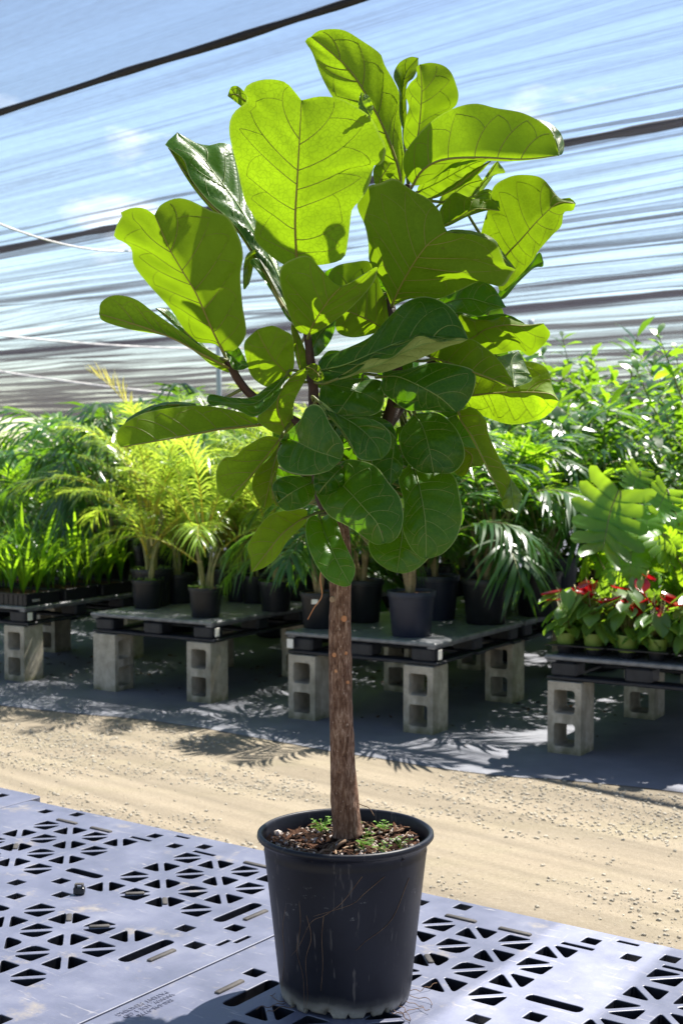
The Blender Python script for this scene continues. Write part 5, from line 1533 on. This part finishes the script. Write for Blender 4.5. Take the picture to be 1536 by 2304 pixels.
an_tray = mb.mesh('tray', [M['black_pot']], False)


def stalk_to(p):
    p = Vector(p); return Matrix.Translation((0, 0, 0.07)) @ (p - Vector((0, 0, 0.07))).to_track_quat('Z', 'Y').to_matrix().to_4x4() @ Matrix.Diagonal((1, 1, (p - Vector((0, 0, 0.07))).length, 1))


def anthurium(seed):
    r = np.random.default_rng(seed); rec = [('pot', P_A, None), ('soil', S_A, None)]
    for i in range(22):
        a = i * 2.4 + r.uniform(-.3, .3); d = r.uniform(0.03, 0.09); z = 0.11 + 0.20 * r.random() * (1.2 - i / 30)
        p = (d * math.cos(a), d * math.sin(a), z)
        rec.append(('leaf', AN_LEAF, RM(a, r.uniform(0.1, 0.9), p, r.uniform(0.85, 1.35)))); rec.append(('stalk', AN_ST, stalk_to(p)))
    for i in range(4):
        a = r.uniform(0, 6.28); d = r.uniform(0.02, 0.08); z = 0.22 + 0.15 * r.random()
        p = (d * math.cos(a), d * math.sin(a), z)
        rec.append(('flower', AN_SP, RM(a, r.uniform(0.0, 0.9), p, r.uniform(1.0, 1.35)))); rec.append(('spadix', AN_SD, RM(a, 0.2, p))); rec.append(('stalk', AN_ST, stalk_to(p)))
    return rec


ANT = [anthurium(300 + i) for i in range(5)]
ords = ['first', 'second', 'third', 'fourth', 'fifth', 'sixth']
C4 = TAB['T4']
for i in range(3):
    p = C4 + E1 * (-0.86 + i * 0.345) + NB * 0.19
    tag(link('plug_tray', an_tray, None, (p[0], p[1], TZ + 0.0006), (0, 0, ANG)), '%s black carrier tray from the left under the red anthuriums' % ords[i], 'tray', 'anthurium trays')
    for x_ in (0, 1):
        for y_ in (0, 1):
            q = p + E1 * (-0.08 + 0.16 * x_) + NB * (-0.085 + 0.17 * y_)
            n_ = i * 2 + x_
            if n_ > 4: continue
            instantiate('anthurium', ANT[(n_ * 2 + y_ * 3) % 5], 'red-flowered anthurium in a green pot, %s from the left in the %s row' % (ords[n_], 'front' if y_ == 0 else 'back'), 'anthurium', (q[0], q[1], TZ + 0.036), n_ * 1.1 + y_ * 2, 1.0 + 0.06 * ((n_ * 7) % 3 - 1), 'anthuriums on the right table')


# monsteras
def monstera_leaf(seed, L=0.34):
    r = np.random.default_rng(seed); mb = MB()
    mid = lambda u: np.array([L * u, 0.01 * math.sin(u * 4 + seed), 0.10 * L * math.sin(math.pi * u) - 0.30 * L * u ** 2])
    n = 6
    for s in (-1, 1):
        for k in range(n):
            u0, u1 = k / n * 0.92, (k + 1) / n * 0.92 + 0.02
            um = (u0 + u1) / 2
            ln_ = L * 0.60 * math.sin(math.pi * (0.28 + 0.60 * um)) ** 0.8 * r.uniform(0.92, 1.06)
            fw = math.radians(-28 + 78 * um)
            D = np.array([math.sin(fw), s * math.cos(fw), 0.0])
            rows = []
            for x in np.linspace(0, 1, 7):
                gap = 0.0 if x < 0.34 else 0.30 * min(1, (x - 0.34) / 0.25)
                a0, a1 = u0 + (u1 - u0) * gap * 0.5, u1 - (u1 - u0) * gap * 0.5
                sp = 1 + 0.95 * x; c = (a0 + a1) / 2; hw = (a1 - a0) / 2 * sp * (1 if x < 0.82 else math.sqrt(max(0.10, 1 - ((x - 0.82) / 0.19) ** 2)))
                z = 0.10 * ln_ * x - 0.38 * ln_ * x ** 2
                rows.append([mid(c - hw) + D * ln_ * x + ZV * z, mid(c) + D * ln_ * x + ZV * (z + 0.006), mid(c + hw) + D * ln_ * x + ZV * z])
            G = np.array(rows)
            mb.grid(G if s < 0 else G[:, ::-1])
    mb.tube([mid(u) + ZV * 0.002 for u in np.linspace(0, 1, 9)], np.linspace(0.004, 0.001, 9), 5, 1)
    return mb.mesh('leaf', [M['monstera'], M['cane']])


MON_L = [monstera_leaf(i) for i in range(4)]
mb = MB(); mb.tube([(0, 0, 0), (0.02, 0, 0.35), (0.0, 0.0, 0.7), (0, 0, 1.0)], [0.009, 0.007, 0.006, 0.005], 7); MON_S = mb.mesh('leaf_stalk', [M['cane']])


def monstera(seed, n, H0, H1, spread):
    r = np.random.default_rng(seed); rec = [('pot', P_LB, None), ('soil', S_L, None)]
    for i in range(n):
        a = i * 2.4 + r.uniform(-.4, .4); d = spread * r.uniform(0.25, 1.0); z = 0.285 + H0 + (H1 - H0) * r.random()
        p = Vector((d * math.cos(a), d * math.sin(a), z)); b = Vector((0.03 * math.cos(a), 0.03 * math.sin(a), 0.26))
        rec.append(('leaf', MON_L[r.integers(4)], RM(a, r.uniform(0.45, 1.3), p, r.uniform(0.5, 0.8))))
        rec.append(('leaf_stalk', MON_S, Matrix.Translation(b) @ (p - b).to_track_quat('Z', 'Y').to_matrix().to_4x4() @ Matrix.Diagonal((1, 1, (p - b).length, 1))))
    return rec


MON = [monstera(400 + i, 20, 0.10, 0.62, 0.30) for i in range(3)]
for i, (a_, b_, s_, k_, lab) in enumerate(((-0.78, 0.62, 0.80, 0, 'monstera with a big backlit split leaf behind the anthuriums at left'), (-0.38, 0.70, 0.85, 1, 'dark monstera behind the middle of the anthuriums'), (-0.60, 1.05, 0.95, 2, 'taller monstera in the back row of the anthurium table'), (0.0, 0.75, 0.9, 0, 'monstera at the right edge of the photo'))):
    t = instantiate('monstera', MON[k_], lab, 'monstera', loc_on('T4', a_, b_), [2.4, 0.3, 4.0, 1.0][i], s_, 'monsteras behind the anthuriums')
    if i < 2:
        # leaves hanging towards the path, lit from behind
        bpy.context.view_layer.update()
        inv = t.matrix_world.inverted()
        for (bx, by, tx_, ty_, Yd, sc) in (((1395, 1105, 1340, 1250, 7.45, 1.0), (1440, 1060, 1400, 1135, 7.6, 0.7)) if i == 0 else ((1500, 1100, 1460, 1180, 7.5, 0.8), (1490, 1200, 1545, 1250, 7.4, 0.7))):
            b = Vector(at(bx, by, Yd)); e = Vector(at(tx_, ty_, Yd - 0.08))
            X = (e - b).normalized(); Zu = Vector((0.25, 0.85, 0.45)); Y_ = Zu.cross(X).normalized(); Zu = X.cross(Y_)
            Mw = Matrix.Translation(b) @ Matrix((X, Y_, Zu)).transposed().to_4x4() @ Matrix.Scale(sc * (e - b).length / 0.34, 4)
            o = link('leaf', MON_L[(i * 2 + 1) % 4], t); o.matrix_local = inv @ Mw
            p0 = inv @ b; b0 = Vector((0.03, 0, 0.26))
            o = link('leaf_stalk', MON_S, t)
            o.matrix_local = Matrix.Translation(b0) @ (p0 - b0).to_track_quat('Z', 'Y').to_matrix().to_4x4() @ Matrix.Diagonal((1, 1, (p0 - b0).length, 1))


# shrubs with lance leaves at right
def branch_mesh(seed, L, n, ll, mat):
    r = np.random.default_rng(seed); t = np.linspace(0, 1, 9)
    P = np.stack([0.30 * L * t ** 1.6, 0.05 * L * np.sin(t * 3 + seed), L * t * (1 - 0.12 * t)], 1)
    mb = MB(); mb.tube(P, np.linspace(0.008, 0.002, 9), 5, 1)
    for i in range(n):
        u = 0.22 + 0.78 * (i + r.random()) / n; p = np.array([np.interp(u, t, P[:, k]) for k in range(3)])
        a = i * 2.4 + r.uniform(-.5, .5); el = r.uniform(-0.25, 0.75) + 0.35 * u
        D = np.array([math.cos(a) * math.cos(el), math.sin(a) * math.cos(el), math.sin(el)]); Wd = np.cross(D, ZV); Wd /= np.linalg.norm(Wd) + 1e-9; Wd = Wd + ZV * r.uniform(-.4, .4)
        l_ = ll * r.uniform(0.7, 1.15); w_ = l_ * r.uniform(0.22, 0.32)
        ss = np.array([0, 0.25, 0.55, 0.85, 1]); wp = np.array([0.1, 0.8, 1, 0.5, 0.03]) * w_ / 2
        Q = p + D * (l_ * ss)[:, None] - ZV * (0.35 * l_ * ss ** 2)[:, None]
        mb.grid(np.stack([Q - Wd * wp[:, None], Q + Wd * wp[:, None]], 1))
    return mb.mesh('branch', [mat, M['cane']])


BR = [branch_mesh(i, 0.85, 34, 0.13, M['shrub']) for i in range(4)]
BRK = [branch_mesh(20 + i, 0.8, 30, 0.20, M['kentia']) for i in range(3)]


def shrub(seed, n, Hs, sp, brs):
    r = np.random.default_rng(seed); rec = [('pot', P_LB, None), ('soil', S_L, None)]
    for i in range(n):
        a = i * 2.4; d = sp * r.random(); z = 0.27 + Hs * (i / n) * r.uniform(0.6, 1)
        rec.append(('branch', brs[r.integers(len(brs))], RM(a, r.uniform(-0.1, 0.5), (d * math.cos(a), d * math.sin(a), z), r.uniform(0.75, 1.1))))
    mbt = CANES_B[0]
    rec.append(('cane', mbt, RM(0.4, 0, (0, 0, 0.25), (1.0 + Hs)))); rec.append(('cane', CANES_B[1], RM(2.9, 0.05, (0.02, 0, 0.25), (1.0 + Hs * .8))))
    return rec


SHR = [shrub(500 + i, 20, 0.75, 0.16, BR) for i in range(2)]
SHK = [shrub(520 + i, 17, 0.55, 0.18, BRK) for i in range(2)]
for i, (a_, b_, s_, k_, lab) in enumerate(((-0.25, 0.75, 1.25, 0, 'tallest lance-leaved shrub rising above the others at right'), (-0.80, 0.80, 1.0, 1, 'lance-leaved shrub left of the tallest one'), (-0.5, 1.12, 1.1, 0, 'leafy shrub in the back row right of the fig'), (-0.05, 1.12, 1.15, 1, 'leafy shrub in the back row at the right edge'))):
    instantiate('potted_shrub', SHR[k_], lab, 'shrub', loc_on('T4', a_, b_, TZ, True), i * 1.4, s_, 'shrubs on the second right table')

# deeper rows standing on the ground
deep = []
r = np.random.default_rng(77)
for row, off in ((0, 2.75), (1, 3.7), (2, 4.8), (3, 6.2)):
    for k_ in range(-9, 11):
        p = np.array([-0.82, 8.70, 0]) + E1 * (k_ * 0.78 + (row % 2) * 0.4 + r.uniform(-.12, .12)) + NB * (off + r.uniform(-.15, .15))
        px = 768 + F * p[0] / p[1]
        if px < -330 or px > 1700: continue
        deep.append((p, row, px))
for i, (p, row, px) in enumerate(deep):
    side = 'left' if px < 420 else 'middle' if px < 1000 else 'right'
    where = ['at the left edge', 'above the seedling trays', 'left of the yellow frond', 'below the long left fig leaf', 'behind the front areca palm', 'left of the fig trunk', 'behind the fig trunk', 'behind the ribbed pot', 'right of the hanging fig leaf', 'left of the monstera', 'behind the monstera', 'at the right edge'][int(np.clip(px // 128, 0, 11))]
    if px < 0: where = 'just beyond the left edge' if px > -160 else 'well beyond the left edge'
    kinds = [(KENB[i % 3], 'kentia_palm', 'palm'), (LIM[i % 3], 'areca_palm', 'palm'), (SHK[i % 2], 'potted_shrub', 'shrub'), (SHR[i % 2], 'potted_shrub', 'shrub')]
    kk = [0, 1, 0, 1, 0][i % 5] if side != 'right' else [2, 3, 0, 2, 3][i % 5]
    rec, nm, ct = kinds[kk]
    s_ = (1.22 + 0.05 * row) * r.uniform(0.94, 1.08) * (1.15 if side == 'right' else 1.0)
    instantiate(nm, rec, '%s in the %s dim background row, %s' % ({'kentia_palm': 'dark palm', 'areca_palm': 'lime green palm', 'potted_shrub': 'leafy shrub'}[nm], ['nearest', 'second', 'third', 'last'][row], where), ct, (p[0], p[1], 0.02), i * 2.1, s_ * 1.12, 'plants in the deep background rows')
